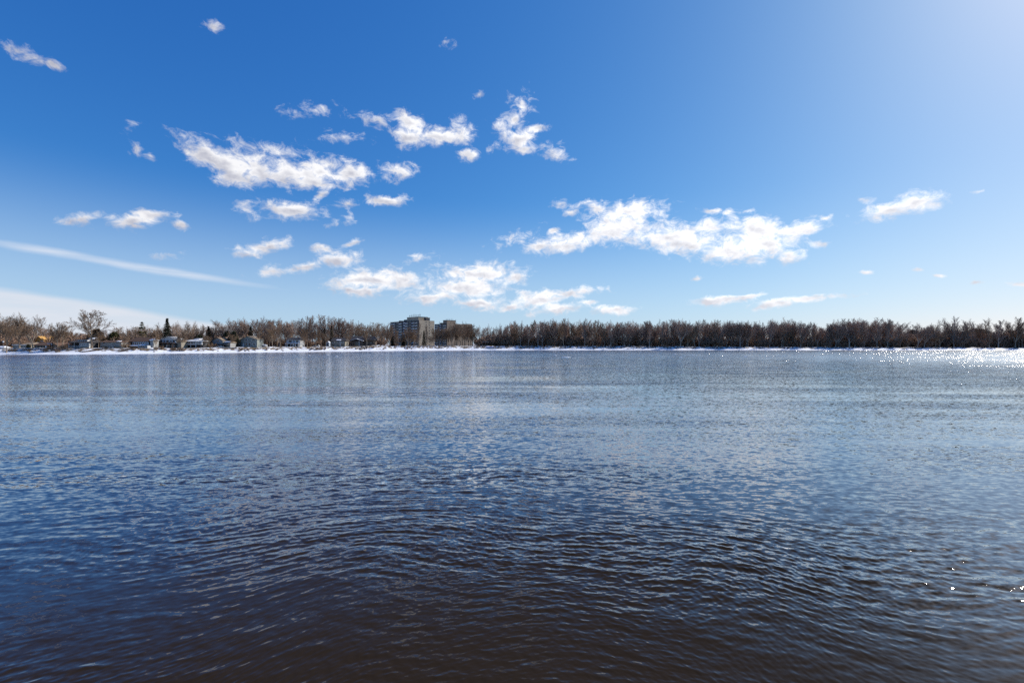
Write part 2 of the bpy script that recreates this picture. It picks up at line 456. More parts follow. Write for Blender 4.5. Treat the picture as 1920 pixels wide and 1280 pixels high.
# ------------------------------------------------------------------ mesh collecting helpers
class MB:
    """collects shapes, then links them as one mesh object"""
    def __init__(self):
        self.v = []; self.f = []
    def poly(self, pts):
        n = len(self.v); self.v += [tuple(p) for p in pts]; self.f.append(tuple(range(n, n + len(pts))))
    def hull8(self, b, t):
        """b, t: four bottom and four top corners, counter-clockwise from above"""
        n = len(self.v); self.v += [tuple(p) for p in b] + [tuple(p) for p in t]
        self.f += [(n + 3, n + 2, n + 1, n), (n + 4, n + 5, n + 6, n + 7)]
        for i in range(4):
            j = (i + 1) % 4
            self.f.append((n + i, n + j, n + 4 + j, n + 4 + i))
    def box(self, x0, x1, y0, y1, z0, z1):
        self.hull8([(x0, y0, z0), (x1, y0, z0), (x1, y1, z0), (x0, y1, z0)], [(x0, y0, z1), (x1, y0, z1), (x1, y1, z1), (x0, y1, z1)])
    def prism(self, poly_xz, y0, y1):
        """an outline in x, z pushed from y0 to y1"""
        n = len(self.v); k = len(poly_xz)
        self.v += [(x, y0, z) for x, z in poly_xz] + [(x, y1, z) for x, z in poly_xz]
        self.f.append(tuple(range(n, n + k))); self.f.append(tuple(range(n + 2 * k - 1, n + k - 1, -1)))
        for i in range(k):
            j = (i + 1) % k
            self.f.append((n + j, n + i, n + k + i, n + k + j))
    def tube(self, p, q, r0, r1, sides=5, cap=True):
        p = Vector(p); q = Vector(q); d = (q - p)
        if d.length < 1e-6: return
        d.normalize()
        a = d.orthogonal().normalized(); b = d.cross(a)
        n = len(self.v)
        for c, r in ((p, r0), (q, r1)):
            for i in range(sides):
                t = 6.2832 * i / sides
                self.v.append(tuple(c + (a * math.cos(t) + b * math.sin(t)) * r))
        for i in range(sides):
            j = (i + 1) % sides
            self.f.append((n + i, n + j, n + sides + j, n + sides + i))
        if cap:
            self.f.append(tuple(range(n + sides - 1, n - 1, -1))); self.f.append(tuple(range(n + sides, n + 2 * sides)))
    def spike(self, p, q, r):
        """three-sided twig tapering to its tip"""
        p = Vector(p); q = Vector(q); d = q - p
        if d.length < 1e-6: return
        a = d.orthogonal().normalized(); b = d.normalized().cross(a)
        n = len(self.v)
        for t in (0, 2.09, 4.19):
            self.v.append(tuple(p + (a * math.cos(t) + b * math.sin(t)) * r))
        m = p.lerp(q, 0.75)
        self.v.append(tuple(m + a * r * 0.55)); self.v.append(tuple(m - a * r * 0.55)); self.v.append(tuple(q))
        self.f += [(n, n + 1, n + 3), (n + 1, n + 4, n + 3), (n + 1, n + 2, n + 4), (n + 2, n, n + 3), (n + 2, n + 3, n + 4), (n + 3, n + 4, n + 5)]
    def mesh(self, name, m):
        me = bpy.data.meshes.new(name)
        me.from_pydata(self.v, [], self.f)
        me.update()
        me.materials.append(m)
        return me
    def build(self, name, m, parent=None):
        return link(name, self.mesh(name, m), parent)

def link(name, me, parent=None):
    o = bpy.data.objects.new(name, me)
    COL.objects.link(o)
    if parent is not None:
        o.parent = parent
    return o
def thing(name, label, cat, loc=(0, 0, 0), rz=0.0, group=None):
    o = bpy.data.objects.new(name, None)
    COL.objects.link(o)
    o.location = loc; o.rotation_euler = (0, 0, rz)
    o.empty_display_size = 0.5
    return tag(o, label, cat, group)
def wx(px, Y):                      # a bearing seen from the near bank, turned into metres at distance Y
    return (px - 960.0) / 853.3 * Y
def wz(py, Y):
    return EYE + (645.0 - py) / 853.3 * Y
def bank_y(px, t):
    """distance of a spot t metres inland on a given bearing"""
    y = 300.0
    for _ in range(12):
        y = float(shore(np.array([wx(px, y)]))[0]) + t
    return y

# ------------------------------------------------------------------ trees
def vary_mat(name, c1, c2, rough=0.9):
    """bark whose tone differs from tree to tree"""
    m = bpy.data.materials.new(name)
    m.use_nodes = True
    T = NT(m.node_tree)
    b = m.node_tree.nodes['Principled BSDF']
    b.inputs['Roughness'].default_value = rough
    b.inputs['Specular IOR Level'].default_value = 0.15
    rnd = T.node('ShaderNodeObjectInfo').outputs['Random']
    n = T.noise(T.node('ShaderNodeTexCoord').outputs['Object'], 0.5, 3.0)
    T.l.new(T.mix(T.math('ADD', T.math('MULTIPLY', rnd, 0.75), T.math('MULTIPLY', n, 0.3), clamp=True), (*c1, 1), (*c2, 1)), b.inputs['Base Color'])
    return m
BARK = vary_mat("grey_bark", (0.30, 0.225, 0.175), (0.56, 0.47, 0.39))
TWIG = vary_mat("bare_twigs", (0.25, 0.165, 0.122), (0.42, 0.31, 0.24))
BARK_WARM = vary_mat("brown_bark", (0.25, 0.18, 0.125), (0.43, 0.34, 0.25))
TWIG_WARM = vary_mat("brown_twigs", (0.2, 0.128, 0.08), (0.34, 0.235, 0.155))
NEEDLE = vary_mat("dark_needles", (0.030, 0.036, 0.022), (0.060, 0.060, 0.032))
NEEDLE_OLIVE = vary_mat("olive_needles", (0.085, 0.082, 0.035), (0.13, 0.115, 0.05))
NEEDLE_BROWN = vary_mat("brown_needles", (0.085, 0.062, 0.040), (0.12, 0.09, 0.055))

def bare_tree(seed, form, H=20.0):
    rnd = random.Random(seed)
    wood, twigs = MB(), MB()
    def bend(d, up, jit):
        d = d + Vector((rnd.gauss(0, jit), rnd.gauss(0, jit), rnd.gauss(0, jit) + up))
        return d.normalized()
    def branch(p, d, L, r, lev):
        n = (6, 5, 4, 3, 2)[lev]
        pts = [p]; q = p
        up = (0.02, 0.10, 0.09, 0.07, 0.05)[lev]
        jit = (0.05, 0.11, 0.15, 0.18, 0.2)[lev]
        dirs = [d]
        for i in range(n):
            q = q + d * (L / n)
            pts.append(q); dirs.append(d)
            d = bend(d, up, jit)
        for i in range(n):
            a, b = r * (1 - 0.85 * i / n), r * (1 - 0.85 * (i + 1) / n)
            if lev <= 1:
                wood.tube(pts[i], pts[i + 1], a, b, 6 if lev == 0 else 4, cap=False)
            elif lev == 2:
                twigs.tube(pts[i], pts[i + 1], a, b, 3, cap=False)
            else:
                if i < n - 1:
                    twigs.tube(pts[i], pts[i + 1], a, b, 3, cap=False)
                else:
                    twigs.spike(pts[i], pts[i + 1], a)
        if lev == 4:
            return
        if form == 'tall':
            cnt = (17, 8, 6, 4)[lev]; lo = (0.13, 0.15, 0.15, 0.1)[lev]
        elif form == 'vase':
            cnt = (6, 11, 8, 5)[lev]; lo = (0.70, 0.22, 0.12, 0.1)[lev]
        elif form == 'brush':
            cnt = (0, 7, 5, 3)[lev]; lo = (0.3, 0.15, 0.1, 0.1)[lev]
        else:
            cnt = (14, 11, 7, 4)[lev]; lo = (0.28, 0.15, 0.12, 0.1)[lev]
        for k in range(cnt):
            t = lo + (1 - lo) * (k + rnd.random()) / cnt
            i = min(n - 1, int(t * n)); f = t * n - i
            s = pts[i].lerp(pts[i + 1], f)
            base = dirs[min(n, i + 1)]
            ax = base.orthogonal().normalized()
            ax.rotate(Matrix.Rotation(k * 2.4 + rnd.uniform(-0.5, 0.5), 3, base))
            if form == 'tall':
                ang = (0.48, 0.5, 0.55, 0.55)[lev] * rnd.uniform(0.75, 1.25); ratio = (0.36, 0.5, 0.5, 0.5)[lev]
            elif form == 'vase':
                ang = (0.42, 0.55, 0.6, 0.65)[lev] * rnd.uniform(0.6, 1.3); ratio = (2.6, 0.40, 0.5, 0.5)[lev]
            else:
                ang = (0.95, 0.72, 0.65, 0.65)[lev] * rnd.uniform(0.75, 1.2); ratio = (0.62, 0.5, 0.5, 0.5)[lev]
            dd = base * math.cos(ang) + ax * math.sin(ang)
            LL = L * ratio * rnd.uniform(0.75, 1.2) * (1.0 - 0.45 * (t - lo) / (1 - lo) if form != 'vase' or lev > 0 else 1.0)
            rr = r * (1 - 0.8 * t) * (0.62, 0.55, 0.55, 0.6)[lev] if not (form == 'vase' and lev == 0) else r * 0.5
            branch(s, dd.normalized(), LL, max(rr, (0.075, 0.066, 0.055, 0.046)[lev]), lev + 1)
    if form == 'brush':
        for k in range(9):
            a = k * 2.4; sp = rnd.uniform(0.2, 0.75)
            branch(Vector((math.cos(a) * 0.25, math.sin(a) * 0.25, 0)), Vector((math.cos(a) * sp, math.sin(a) * sp, 1)).normalized(), H * rnd.uniform(0.6, 1.0), 0.06, 1)
    elif form == 'vase':
        branch(Vector((0, 0, -0.4)), Vector((rnd.uniform(-.05, .05), 0, 1)).normalized(), H * 0.24, 0.42, 0)
    elif form == 'tall':
        branch(Vector((0, 0, -0.4)), Vector((rnd.uniform(-.04, .04), 0, 1)).normalized(), H * 0.93, 0.40, 0)
    else:
        branch(Vector((0, 0, -0.4)), Vector((rnd.uniform(-.04, .04), 0, 1)).normalized(), H * 0.80, 0.45, 0)
    zz = [v[2] for v in twigs.v]
    k = H / max(zz)
    for m in (wood, twigs):
        m.v = [(a * k, b * k, c * k if c > 0 else c) for a, b, c in m.v]
    return wood, twigs

def conifer(seed, H=14.0, W=3.4, dens=1.0, open_=0.0, round_=False):
    rnd = random.Random(seed)
    wood, fol = MB(), MB()
    wood.tube((0, 0, -0.4), (0, 0, H * 0.97), 0.22, 0.03, 6, cap=False)
    n = int(34 * dens)
    for i in range(n):
        t = (i + rnd.random() * 0.6) / n
        z = H * (0.06 + 0.92 * t)
        w = W * ((1 - t) ** 0.8 if not round_ else math.sqrt(max(0.02, 1 - (2 * t - 0.8) ** 2 / 1.5))) * rnd.uniform(0.75, 1.1)
        if rnd.random() < open_:
            continue
        for k in range(8):
            a = k * 0.785 + i * 0.5 + rnd.uniform(-0.3, 0.3)
            L = max(0.25, w * rnd.uniform(0.65, 1.1))
            e = Vector((math.cos(a) * L, math.sin(a) * L, -0.22 * L + rnd.uniform(-0.1, 0.25)))
            s = Vector((0, 0, z))
            wood.tube(s, s + e * 0.9, 0.035, 0.012, 3, cap=False)
            for q in range(7):
                c = s + e * (0.2 + 0.8 * (q + rnd.random()) / 7)
                u = Vector((rnd.gauss(0, 1), rnd.gauss(0, 1), rnd.gauss(0, 0.5))).normalized() * rnd.uniform(0.25, 0.55)
                v = Vector((rnd.gauss(0, 1), rnd.gauss(0, 1), rnd.gauss(0, 0.7))).normalized() * rnd.uniform(0.15, 0.35)
                fol.poly([c - u, c + v, c + u * 0.8 - v * 0.3])
                fol.poly([c - v, c + u * 0.7, c + v + u * 0.2])
    return wood, fol

KIND = {}
def make_kinds():
    spec = [('vase', 3), ('spread', 3), ('tall', 6), ('brush', 4)]
    for form, cnt in spec:
        for i in range(cnt):
            H = 2.4 if form == 'brush' else 20.0
            w, t = bare_tree(100 + 17 * i + len(form), form, H)
            for warm in ((True, False) if form != 'brush' else (True,)):
                KIND[(form, i, warm)] = (w.mesh('trunk', BARK_WARM if warm else BARK), t.mesh('crown', TWIG_WARM if warm else TWIG), H)
    w, f = conifer(5, 14, 3.0)
    KIND[('spruce', 0, 0)] = (w.mesh('trunk', BARK), f.mesh('crown', NEEDLE), 14.0)
    KIND[('brownfir', 0, 0)] = (w.mesh('trunk', BARK), f.mesh('crown', NEEDLE_BROWN), 14.0)
    w, f = conifer(8, 14, 4.2, 0.7, 0.25)
    KIND[('pine', 0, 0)] = (w.mesh('trunk', BARK_WARM), f.mesh('crown', NEEDLE_OLIVE), 14.0)
    w, f = conifer(11, 6, 2.6, 1.0, 0.0, True)
    KIND[('cedar', 0, 0)] = (w.mesh('trunk', BARK), f.mesh('crown', NEEDLE), 6.0)
    KIND[('olivecedar', 0, 0)] = (w.mesh('trunk', BARK), f.mesh('crown', NEEDLE_OLIVE), 6.0)
    KIND[('browncedar', 0, 0)] = (w.mesh('trunk', BARK), f.mesh('crown', NEEDLE_BROWN), 6.0)
make_kinds()
TR = random.Random(42)
PLANTED = []
def plant(key, px, t, height, label, cat='tree', name='bare_tree', group=None, width=1.0, lift=0.0):
    Y = bank_y(px, t)
    X = wx(px, Y)
    wood, crown, H = KIND[key]
    s = height / H
    o = thing(name, label, cat, (X, Y, gz(X, Y) + lift), TR.uniform(0, 6.28), group)
    o.scale = (s * width, s * width, s)
    link('trunk', wood, o); link('crown', crown, o)
    return o
def plant_to(key, px, t, top_py, label, **kw):
    """height given by where the top of the tree reaches"""
    Y = bank_y(px, t)
    return plant(key, px, t, max(1.0, wz(top_py, Y) - gz(wx(px, Y), Y)) * (1.0 if key[0] in ('cedar', 'spruce', 'brownfir', 'pine', 'olivecedar', 'browncedar') else 1.09), label, **kw)
def V(warm=True): return ('vase', TR.randrange(3), warm)
def SP(warm=True): return ('spread', TR.randrange(3), warm)
def TL(warm=False): return ('tall', TR.randrange(6), warm)

GH = 'bare trees among the riverside houses'
left_trees = [
    (V(), 12, 5, 584, 0.8, 'tall bare tree at the water edge beside the white globe lamp'),
    (V(), 37, 18, 591, 0.9, 'pale many-stemmed bare tree in front of the tan roof'),
    (V(), 62, 17, 593, 1.1, 'bare forked tree in front of the orange gabled house'),
    (SP(), 108, 17, 606, 0.95, 'low brown bare tree in front of the dark house with the white gable edge'),
    (SP(), 118, 19, 611, 0.8, 'brown bare tree between the white gable edge and the porch house'),
    (('spread', 1, True), 172, 17, 585, 1.12, 'great wide bare tree standing alone between the porch house and the flat-roofed house'),
    (SP(), 24, 60, 612, 1.0, 'bare tree behind the tan roof'),
    (SP(), 88, 62, 622, 1.0, 'low bare tree behind the orange gable'),
    (SP(), 133, 60, 622, 1.0, 'low brown tree behind the house with the dark porch'),
    (V(), 232, 60, 618, 1.0, 'bare tree behind the snow-roofed cottage'),
    (SP(), 250, 55, 618, 1.0, 'brown tree behind the left end of the long brown roof'),
    (V(), 284, 55, 611, 0.8, 'thin bare tree right of the olive pine'),
    (V(), 297, 55, 613, 0.8, 'thin bare tree left of the tall spruce'),
    (V(False), 337, 45, 604, 0.9, 'grey bare tree right of the house with the brown balcony'),
    (TL(True), 344, 20, 605, 1.0, 'brown bare trunk standing left of the house with the glass porch'),
    (V(), 362, 50, 606, 0.8, 'bare tree behind the house with the glass porch'),
    (V(), 373, 55, 605, 0.8, 'bare tree behind the white framed annexe'),
    (SP(), 402, 55, 614, 1.0, 'brown bare tree behind the gable with the single wide window'),
    (V(False), 428, 48, 599, 1.15, 'wide fan-shaped grey tree behind the snow-roofed gable house'),
    (V(False), 443, 50, 602, 0.9, 'grey tree left of the green-grey house gable'),
    (V(False), 462, 50, 598, 1.0, 'grey tree rising behind the green-grey house'),
    (V(False), 492, 50, 596, 1.0, 'grey round-topped tree right of the green-grey house'),
    (TL(True), 487, 20, 612, 1.0, 'slim brown tree beside the little grey shed'),
    (SP(), 505, 26, 616, 0.9, 'brown bushy tree right of the little grey shed'),
    (V(False), 524, 40, 601, 1.0, 'dark bare tree left of the white house with the pillared porch'),
    (V(False), 536, 48, 599, 1.0, 'bare tree behind the left side of the white pillared house'),
    (V(False), 549, 52, 603, 0.9, 'bare tree behind the middle of the white pillared house'),
    (TL(True), 526, 20, 615, 1.0, 'slim pale trunk in front of the dark tree left of the white pillared house'),
    (TL(), 567, 60, 599, 1.0, 'upright bare tree behind the right side of the white pillared house'),
    (TL(), 577, 62, 596, 1.1, 'upright bare tree leftmost of the high clump'),
    (TL(), 586, 60, 595, 1.1, 'upright bare tree in the left of the high clump'),
    (TL(), 597, 62, 593, 1.1, 'tallest upright bare tree of the high clump'),
    (TL(), 606, 60, 595, 1.1, 'upright bare tree right of the tallest one in the high clump'),
    (TL(), 616, 62, 596, 1.1, 'upright bare tree in the middle of the high clump'),
    (TL(), 626, 60, 598, 1.1, 'upright bare tree behind the tan house'),
    (TL(), 636, 62, 598, 1.0, 'upright bare tree behind the right end of the tan house'),
    (TL(), 646, 60, 600, 1.1, 'upright bare tree between the tan house and the broad dark house'),
    (TL(), 657, 60, 602, 1.1, 'upright bare tree behind the left end of the broad dark roof'),
    (SP(), 576, 28, 616, 0.9, 'dense brown tree just right of the white pillared house'),
    (SP(), 592, 24, 619, 0.9, 'dense brown tree in front of the high clump'),
    (SP(), 602, 30, 622, 0.8, 'dense brown tree left of the tan house'),
    (SP(), 676, 60, 614, 1.0, 'low round bare tree behind the broad dark roof'),
    (V(), 700, 50, 612, 1.0, 'brown bare tree right of the broad dark house'),
    (V(), 704, 22, 618, 0.8, 'reddish brown tree near the bank right of the broad dark house'),
    (V(), 717, 18, 621, 0.8, 'reddish brown tree on the bank left of the snow mound'),
    (TL(), 715, 60, 610, 1.1, 'thin bare tree left of the large apartment block'),
    (TL(), 726, 62, 608, 1.1, 'thin bare tree touching the left edge of the large apartment block'),
    (TL(True), 731, 16, 609, 1.0, 'slim bare tree at the left end of the snow mound'),
    (SP(), 765, 30, 614, 0.8, 'light brown tree in front of the dark balcony side of the apartment block'),
    (SP(), 776, 32, 619, 0.7, 'brown tree near the corner of the large apartment block'),
    (TL(True), 784, 14, 607, 0.7, 'thin straight tree in front of the corner of the large apartment block'),
    (TL(True), 801, 14, 612, 0.7, 'thin tree in front of the pale end wall of the apartment block'),
    (TL(True), 814, 14, 617, 0.9, 'thin tree at the right edge of the pale end wall'),
    (SP(), 823, 28, 614, 0.8, 'brown tree in front of the gap between both apartment blocks'),
    (SP(), 834, 34, 617, 0.8, 'brown tree in front of the dark side of the smaller block'),
    (V(), 848, 26, 606, 0.8, 'pale forked tree in front of the smaller apartment block'),
    (V(), 862, 22, 602, 0.9, 'tallest bare tree in front of the smaller apartment block'),
    (V(), 873, 30, 606, 0.9, 'bare tree in front of the right end of the smaller block'),
    (SP(), 886, 40, 612, 0.9, 'dark brown round tree at the right end of the smaller block'),
    (V(False), 900, 45, 612, 0.9, 'bare tree behind the park shelter'),
    (V(False), 911, 55, 617, 0.8, 'low bare tree right of the park shelter'),
    (V(False), 921, 50, 610, 0.9, 'grey tree behind the blue covered boat'),
    (V(False), 932, 45, 609, 0.9, 'grey tree at the left end of the long wood'),
]
for key, px, t, top, w, lab in left_trees:
    plant_to(key, px, t, top, lab, group=GH, width=w)
for k, (p, top) in enumerate([(100, 624), (185, 622), (238, 625), (292, 622), (340, 626), (386, 628), (434, 622), (511, 620), (570, 622), (610, 624), (652, 622), (688, 620)]):
    plant_to(SP(True) if k % 3 else V(True), p, TR.uniform(16, 20), top, 'slim bare tree at the bank top between two houses, one of several alike', group='slim bare trees between the houses', width=0.8)
back_x = [-60, 0, 60, 130, 165, 240, 330, 400, 480, 560, 640, 700, 740]
back_y = [604, 606, 610, 621, 622, 617, 610, 612, 605, 604, 604, 611, 616]
px = -30.0
while px < 735:
    px += TR.uniform(7, 15)
    key = SP(TR.random() < 0.6) if TR.random() < 0.5 else V(TR.random() < 0.5)
    plant_to(key, px, TR.uniform(52, 100), np.interp(px, back_x, back_y) + TR.uniform(-5, 4), 'bare brown tree in the background behind the riverside houses, one of many alike', group='bare trees in the background of the houses', width=TR.uniform(0.8, 1.2))
for k, (p, t, top) in enumerate([(819, 40, 619), (828, 44, 622), (842, 40, 614), (853, 44, 612), (858, 34, 618), (867, 42, 613), (879, 46, 614), (891, 50, 616), (748, 50, 630), (771, 40, 624), (781, 44, 627), (808, 36, 630), (752, 34, 626), (760, 38, 622), (769, 30, 620), (778, 36, 624), (741, 36, 632), (818, 32, 624), (824, 36, 616), (838, 34, 619), (846, 36, 613), (856, 38, 609), (864, 34, 616), (871, 38, 611), (882, 40, 616)]):
    plant_to(SP(True) if k % 2 else V(True), p, t, top, 'brown bare tree screening the foot of the apartment blocks, one of many alike', group='bare trees screening the apartment blocks', width=0.85)
evergreens = [
    ('spruce', 313, 42, 596, 1.15, 'tall dark pointed spruce behind the house with the brown balcony', 'spruce_tree', 'spruce'),
    ('pine', 266, 45, 602, 1.3, 'open olive pine behind the long brown roof', 'pine_tree', 'pine'),
    ('browncedar', 181, 34, 616, 1.1, 'dense brown evergreen behind the great wide tree', 'evergreen_tree', 'evergreen'),
    ('olivecedar', 214, 40, 622, 1.2, 'olive evergreen behind the right end of the flat-roofed house', 'evergreen_tree', 'evergreen'),
    ('brownfir', 391, 45, 611, 1.3, 'brown pointed evergreen behind the rounded shed', 'evergreen_tree', 'evergreen'),
    ('cedar', 374, 36, 627, 1.0, 'small dark evergreen above the white framed annexe', 'evergreen_tree', 'evergreen'),
    ('cedar', 388, 27, 631, 1.1, 'dark bushy evergreen left of the rounded shed', 'evergreen_tree', 'evergreen'),
    ('cedar', 425, 45, 621, 0.8, 'narrow dark evergreen right of the snow-roofed gable house', 'evergreen_tree', 'evergreen'),
    ('cedar', 438, 28, 621, 0.9, 'broad dark evergreen left of the green-grey house', 'evergreen_tree', 'evergreen'),
    ('brownfir', 470, 42, 611, 1.3, 'brown pointed evergreen behind the green-grey house roof', 'evergreen_tree', 'evergreen'),
    ('brownfir', 343, 33, 622, 1.0, 'brown pointed evergreen left of the house with the glass porch', 'evergreen_tree', 'evergreen'),
    ('brownfir', 608, 36, 615, 0.9, 'dark narrow evergreen left of the tan house', 'evergreen_tree', 'evergreen'),
    ('brownfir', 622, 40, 610, 0.9, 'dark narrow evergreen behind the tan house', 'evergreen_tree', 'evergreen'),
    ('cedar', 737, 45, 631, 0.9, 'dark evergreen at the left foot of the large apartment block', 'evergreen_tree', 'evergreen'),
    ('cedar', 757, 45, 632, 1.0, 'dark evergreen right of the snow mound', 'evergreen_tree', 'evergreen'),
    ('spruce', 795, 40, 619, 1.0, 'dark spruce in front of the pale end wall', 'spruce_tree', 'spruce'),
    ('cedar', 53, 28, 645, 1.3, 'dark clipped evergreen left of the dark low house', 'evergreen_tree', 'evergreen'),
    ('cedar', 124, 25, 645, 1.1, 'dark round evergreen left of the dark porch', 'evergreen_tree', 'evergreen'),
    ('cedar', 1712, 60, 618, 1.2, 'dark evergreen inside the thin wood left of the snowy hidden roof', 'evergreen_tree', 'evergreen'),
    ('cedar', 1832, 70, 616, 2.2, 'broad dark evergreen mass behind the thin trees at the far right', 'evergreen_tree', 'evergreen'),
]
for k, px, t, top, w, lab, nm, cat in evergreens:
    plant_to((k, 0, 0), px, t, top, lab, name=nm, cat=cat, width=w)

# the long wood on the right: trees one can tell apart along its edge, the depth of it as one mass
PROFILE_X = [900, 940, 960, 990, 1010, 1030, 1070, 1090, 1110, 1130, 1150, 1170, 1190, 1230, 1250, 1268, 1300, 1330, 1345, 1395, 1430, 1460, 1475, 1490, 1530, 1545, 1570, 1595, 1610, 1655, 1680, 1700, 1718, 1740, 1760, 1790, 1808, 1835, 1852, 1863, 1892, 1915, 1990]
PROFILE_Y = [612, 607, 604, 600, 598, 597, 599, 596, 598, 601, 602, 599, 601, 599, 602, 598, 600, 599, 601, 601, 603, 597, 598, 603, 602, 606, 599, 595, 599, 597, 604, 604, 599, 604, 600, 593, 600, 597, 592, 596, 602, 596, 598]
wood_specs = []
px = 938.0
while px < 1985:
    dens = 5.9 if px < 1670 else 10.5
    px += dens * TR.uniform(0.3, 1.7)
    wood_specs.append((px, TR.uniform(20, 36), np.interp(px, PROFILE_X, PROFILE_Y) + TR.choice((TR.uniform(-1, 3), TR.uniform(0, 6), TR.uniform(4, 12))) + 2, px))
edge_label = 'bare grey tree along the river edge of the long wood, one of many alike'
mid_label = 'bare tree in the thin wood at the far right, sky showing between trunks'
for p, t, top, _ in wood_specs:
    warm = TR.random() < (0.55 if p < 1160 else 0.18)
    key = TL(warm) if TR.random() < 0.45 else V(warm)
    thin = p >= 1670
    plant_to(key, p, t, top, mid_label if thin else edge_label, group='bare trees of the thin wood at the far right' if thin else 'bare trees along the edge of the long wood', width=TR.uniform(0.65, 1.3))

def scatter_mass(name, keys, spots, m):
    """many plants as one mesh"""
    vs, fs, n0 = [], [], 0
    for key, X, Y, Z, sx, sz, rz in spots:
        for me in KIND[key][:2]:
            nv = len(me.vertices)
            co = np.empty(nv * 3, np.float32); me.vertices.foreach_get('co', co); co = co.reshape(-1, 3)
            c, s = math.cos(rz), math.sin(rz)
            vs.append(np.stack([(co[:, 0] * c - co[:, 1] * s) * sx + X, (co[:, 0] * s + co[:, 1] * c) * sx + Y, co[:, 2] * sz + Z], -1))
            lt = np.empty(len(me.polygons), np.int32); me.polygons.foreach_get('loop_total', lt)
            li = np.empty(len(me.loops), np.int32); me.loops.foreach_get('vertex_index', li)
            fs.append((lt, li + n0)); n0 += nv
    v = np.concatenate(vs); lt = np.concatenate([f[0] for f in fs]); li = np.concatenate([f[1] for f in fs])
    me = bpy.data.meshes.new(name)
    me.vertices.add(len(v)); me.vertices.foreach_set('co', v.reshape(-1).astype(np.float32))
    me.loops.add(len(li)); me.loops.foreach_set('vertex_index', li.astype(np.int32))
    me.polygons.add(len(lt)); me.polygons.foreach_set('loop_start', (np.cumsum(lt) - lt).astype(np.int32))
    me.update(calc_edges=True)
    me.materials.append(m)
    return link(name, me)

WOOD_TWIG = mat("distant_bare_wood", (0.36, 0.225, 0.165), 0.9, scale=0.05, col2=(0.55, 0.41, 0.32), spec=0.1)
BRUSH_TWIG = mat("dry_undergrowth", (0.40, 0.26, 0.175), 0.9, scale=0.08, col2=(0.28, 0.19, 0.14), spec=0.1)
spots = []
for i in range(135):
    p = 938 + (1680 - 938) * (i + TR.random()) / 135
    t = TR.uniform(34, 90)
    Y = bank_y(p, t); X = wx(p, Y); Z = gz(X, Y)
    top = wz(np.interp(p, PROFILE_X, PROFILE_Y) + TR.uniform(-3, 9), Y) - Z
    key = TL(False) if TR.random() < 0.4 else V(False)
    spots.append((key, X, Y, Z, top / 20 * TR.uniform(0.8, 1.2), top / 20, TR.uniform(0, 6.28)))
for i in range(30):
    p = 1670 + 320 * (i + TR.random()) / 30
    t = TR.uniform(45, 110)
    Y = bank_y(p, t); X = wx(p, Y); Z = gz(X, Y)
    top = wz(TR.uniform(612, 624), Y) - Z
    spots.append((SP(False), X, Y, Z, top / 20 * 1.3, top / 20, TR.uniform(0, 6.28)))
for i in range(26):
    p = -60 + 790 * (i + TR.random()) / 26
    t = TR.uniform(90, 150)
    Y = bank_y(p, t); X = wx(p, Y); Z = gz(X, Y)
    top = wz(TR.uniform(620, 630), Y) - Z
    spots.append((SP(False), X, Y, Z, top / 20 * 1.3, top / 20, TR.uniform(0, 6.28)))
tag(scatter_mass('distant_wood', None, spots, WOOD_TWIG), 'bare trees in the depth of the wood behind the bank', 'wood', kind='stuff')
spots = []
for i in range(480):
    p = 895 + (1990 - 895) * (i + TR.random()) / 480
    t = TR.uniform(23, 50)
    Y = bank_y(p, t); X = wx(p, Y)
    h = TR.choice((TR.uniform(2.5, 8.0), TR.uniform(6.0, 13.0))) * (1.0 if p < 1680 else 1.25)
    spots.append((('brush', TR.randrange(4), True), X, Y, gz(X, Y), h / 2.4 * TR.uniform(0.9, 1.5), h / 2.4, TR.uniform(0, 6.28)))
for i in range(210):
    p = -40 + 760 * (i + TR.random()) / 210
    t = TR.uniform(38, 85)
    Y = bank_y(p, t); X = wx(p, Y)
    h = TR.uniform(4.0, 9.5)
    spots.append((('brush', TR.randrange(4), True), X, Y, gz(X, Y), h / 2.4 * TR.uniform(0.9, 1.5), h / 2.4, TR.uniform(0, 6.28)))
tag(scatter_mass('undergrowth', None, spots, BRUSH_TWIG), 'dry brown undergrowth below the bare trees', 'undergrowth', kind='stuff')
# single dry bushes on the open bank
for i, (p, t, h) in enumerate([(26, 9, 2.0), (55, 8, 1.6), (84, 7, 2.2), (88, 10, 1.8), (96, 12, 2.0), (108, 6, 2.2), (116, 12, 2.6), (121, 15, 2.2), (150, 8, 1.2), (180, 10, 1.4), (236, 20, 3.6), (252, 10, 1.4), (292, 9, 2.0), (303, 11, 2.4), (326, 10, 2.2), (338, 8, 2.4), (345, 7, 1.8), (372, 8, 1.6), (396, 20, 3.5), (453, 7, 2.0), (466, 8, 1.8), (478, 8, 1.6), (500, 8, 1.6), (520, 9, 1.4), (585, 9, 1.8), (594, 8, 2.2), (602, 8, 2.4), (610, 9, 1.8), (700, 9, 1.8), (719, 6, 1.6), (743, 22, 3.6), (764, 8, 1.6), (772, 7, 1.3), (898, 12, 2.0), (905, 11, 1.6), (940, 9, 1.2), (985, 10, 1.4), (1060, 9, 1.3), (1115, 8, 1.6), (1165, 9, 1.4), (1300, 9, 1.2), (1345, 8, 1.8), (1470, 8, 1.8), (1478, 8, 1.6)]):
    plant(('brush', i % 4, True), p, t, h, 'dry brown bush on the snowy river bank, one of many alike', 'bush', 'dry_bush', 'dry bushes on the snowy bank', width=TR.uniform(1.1, 1.7))

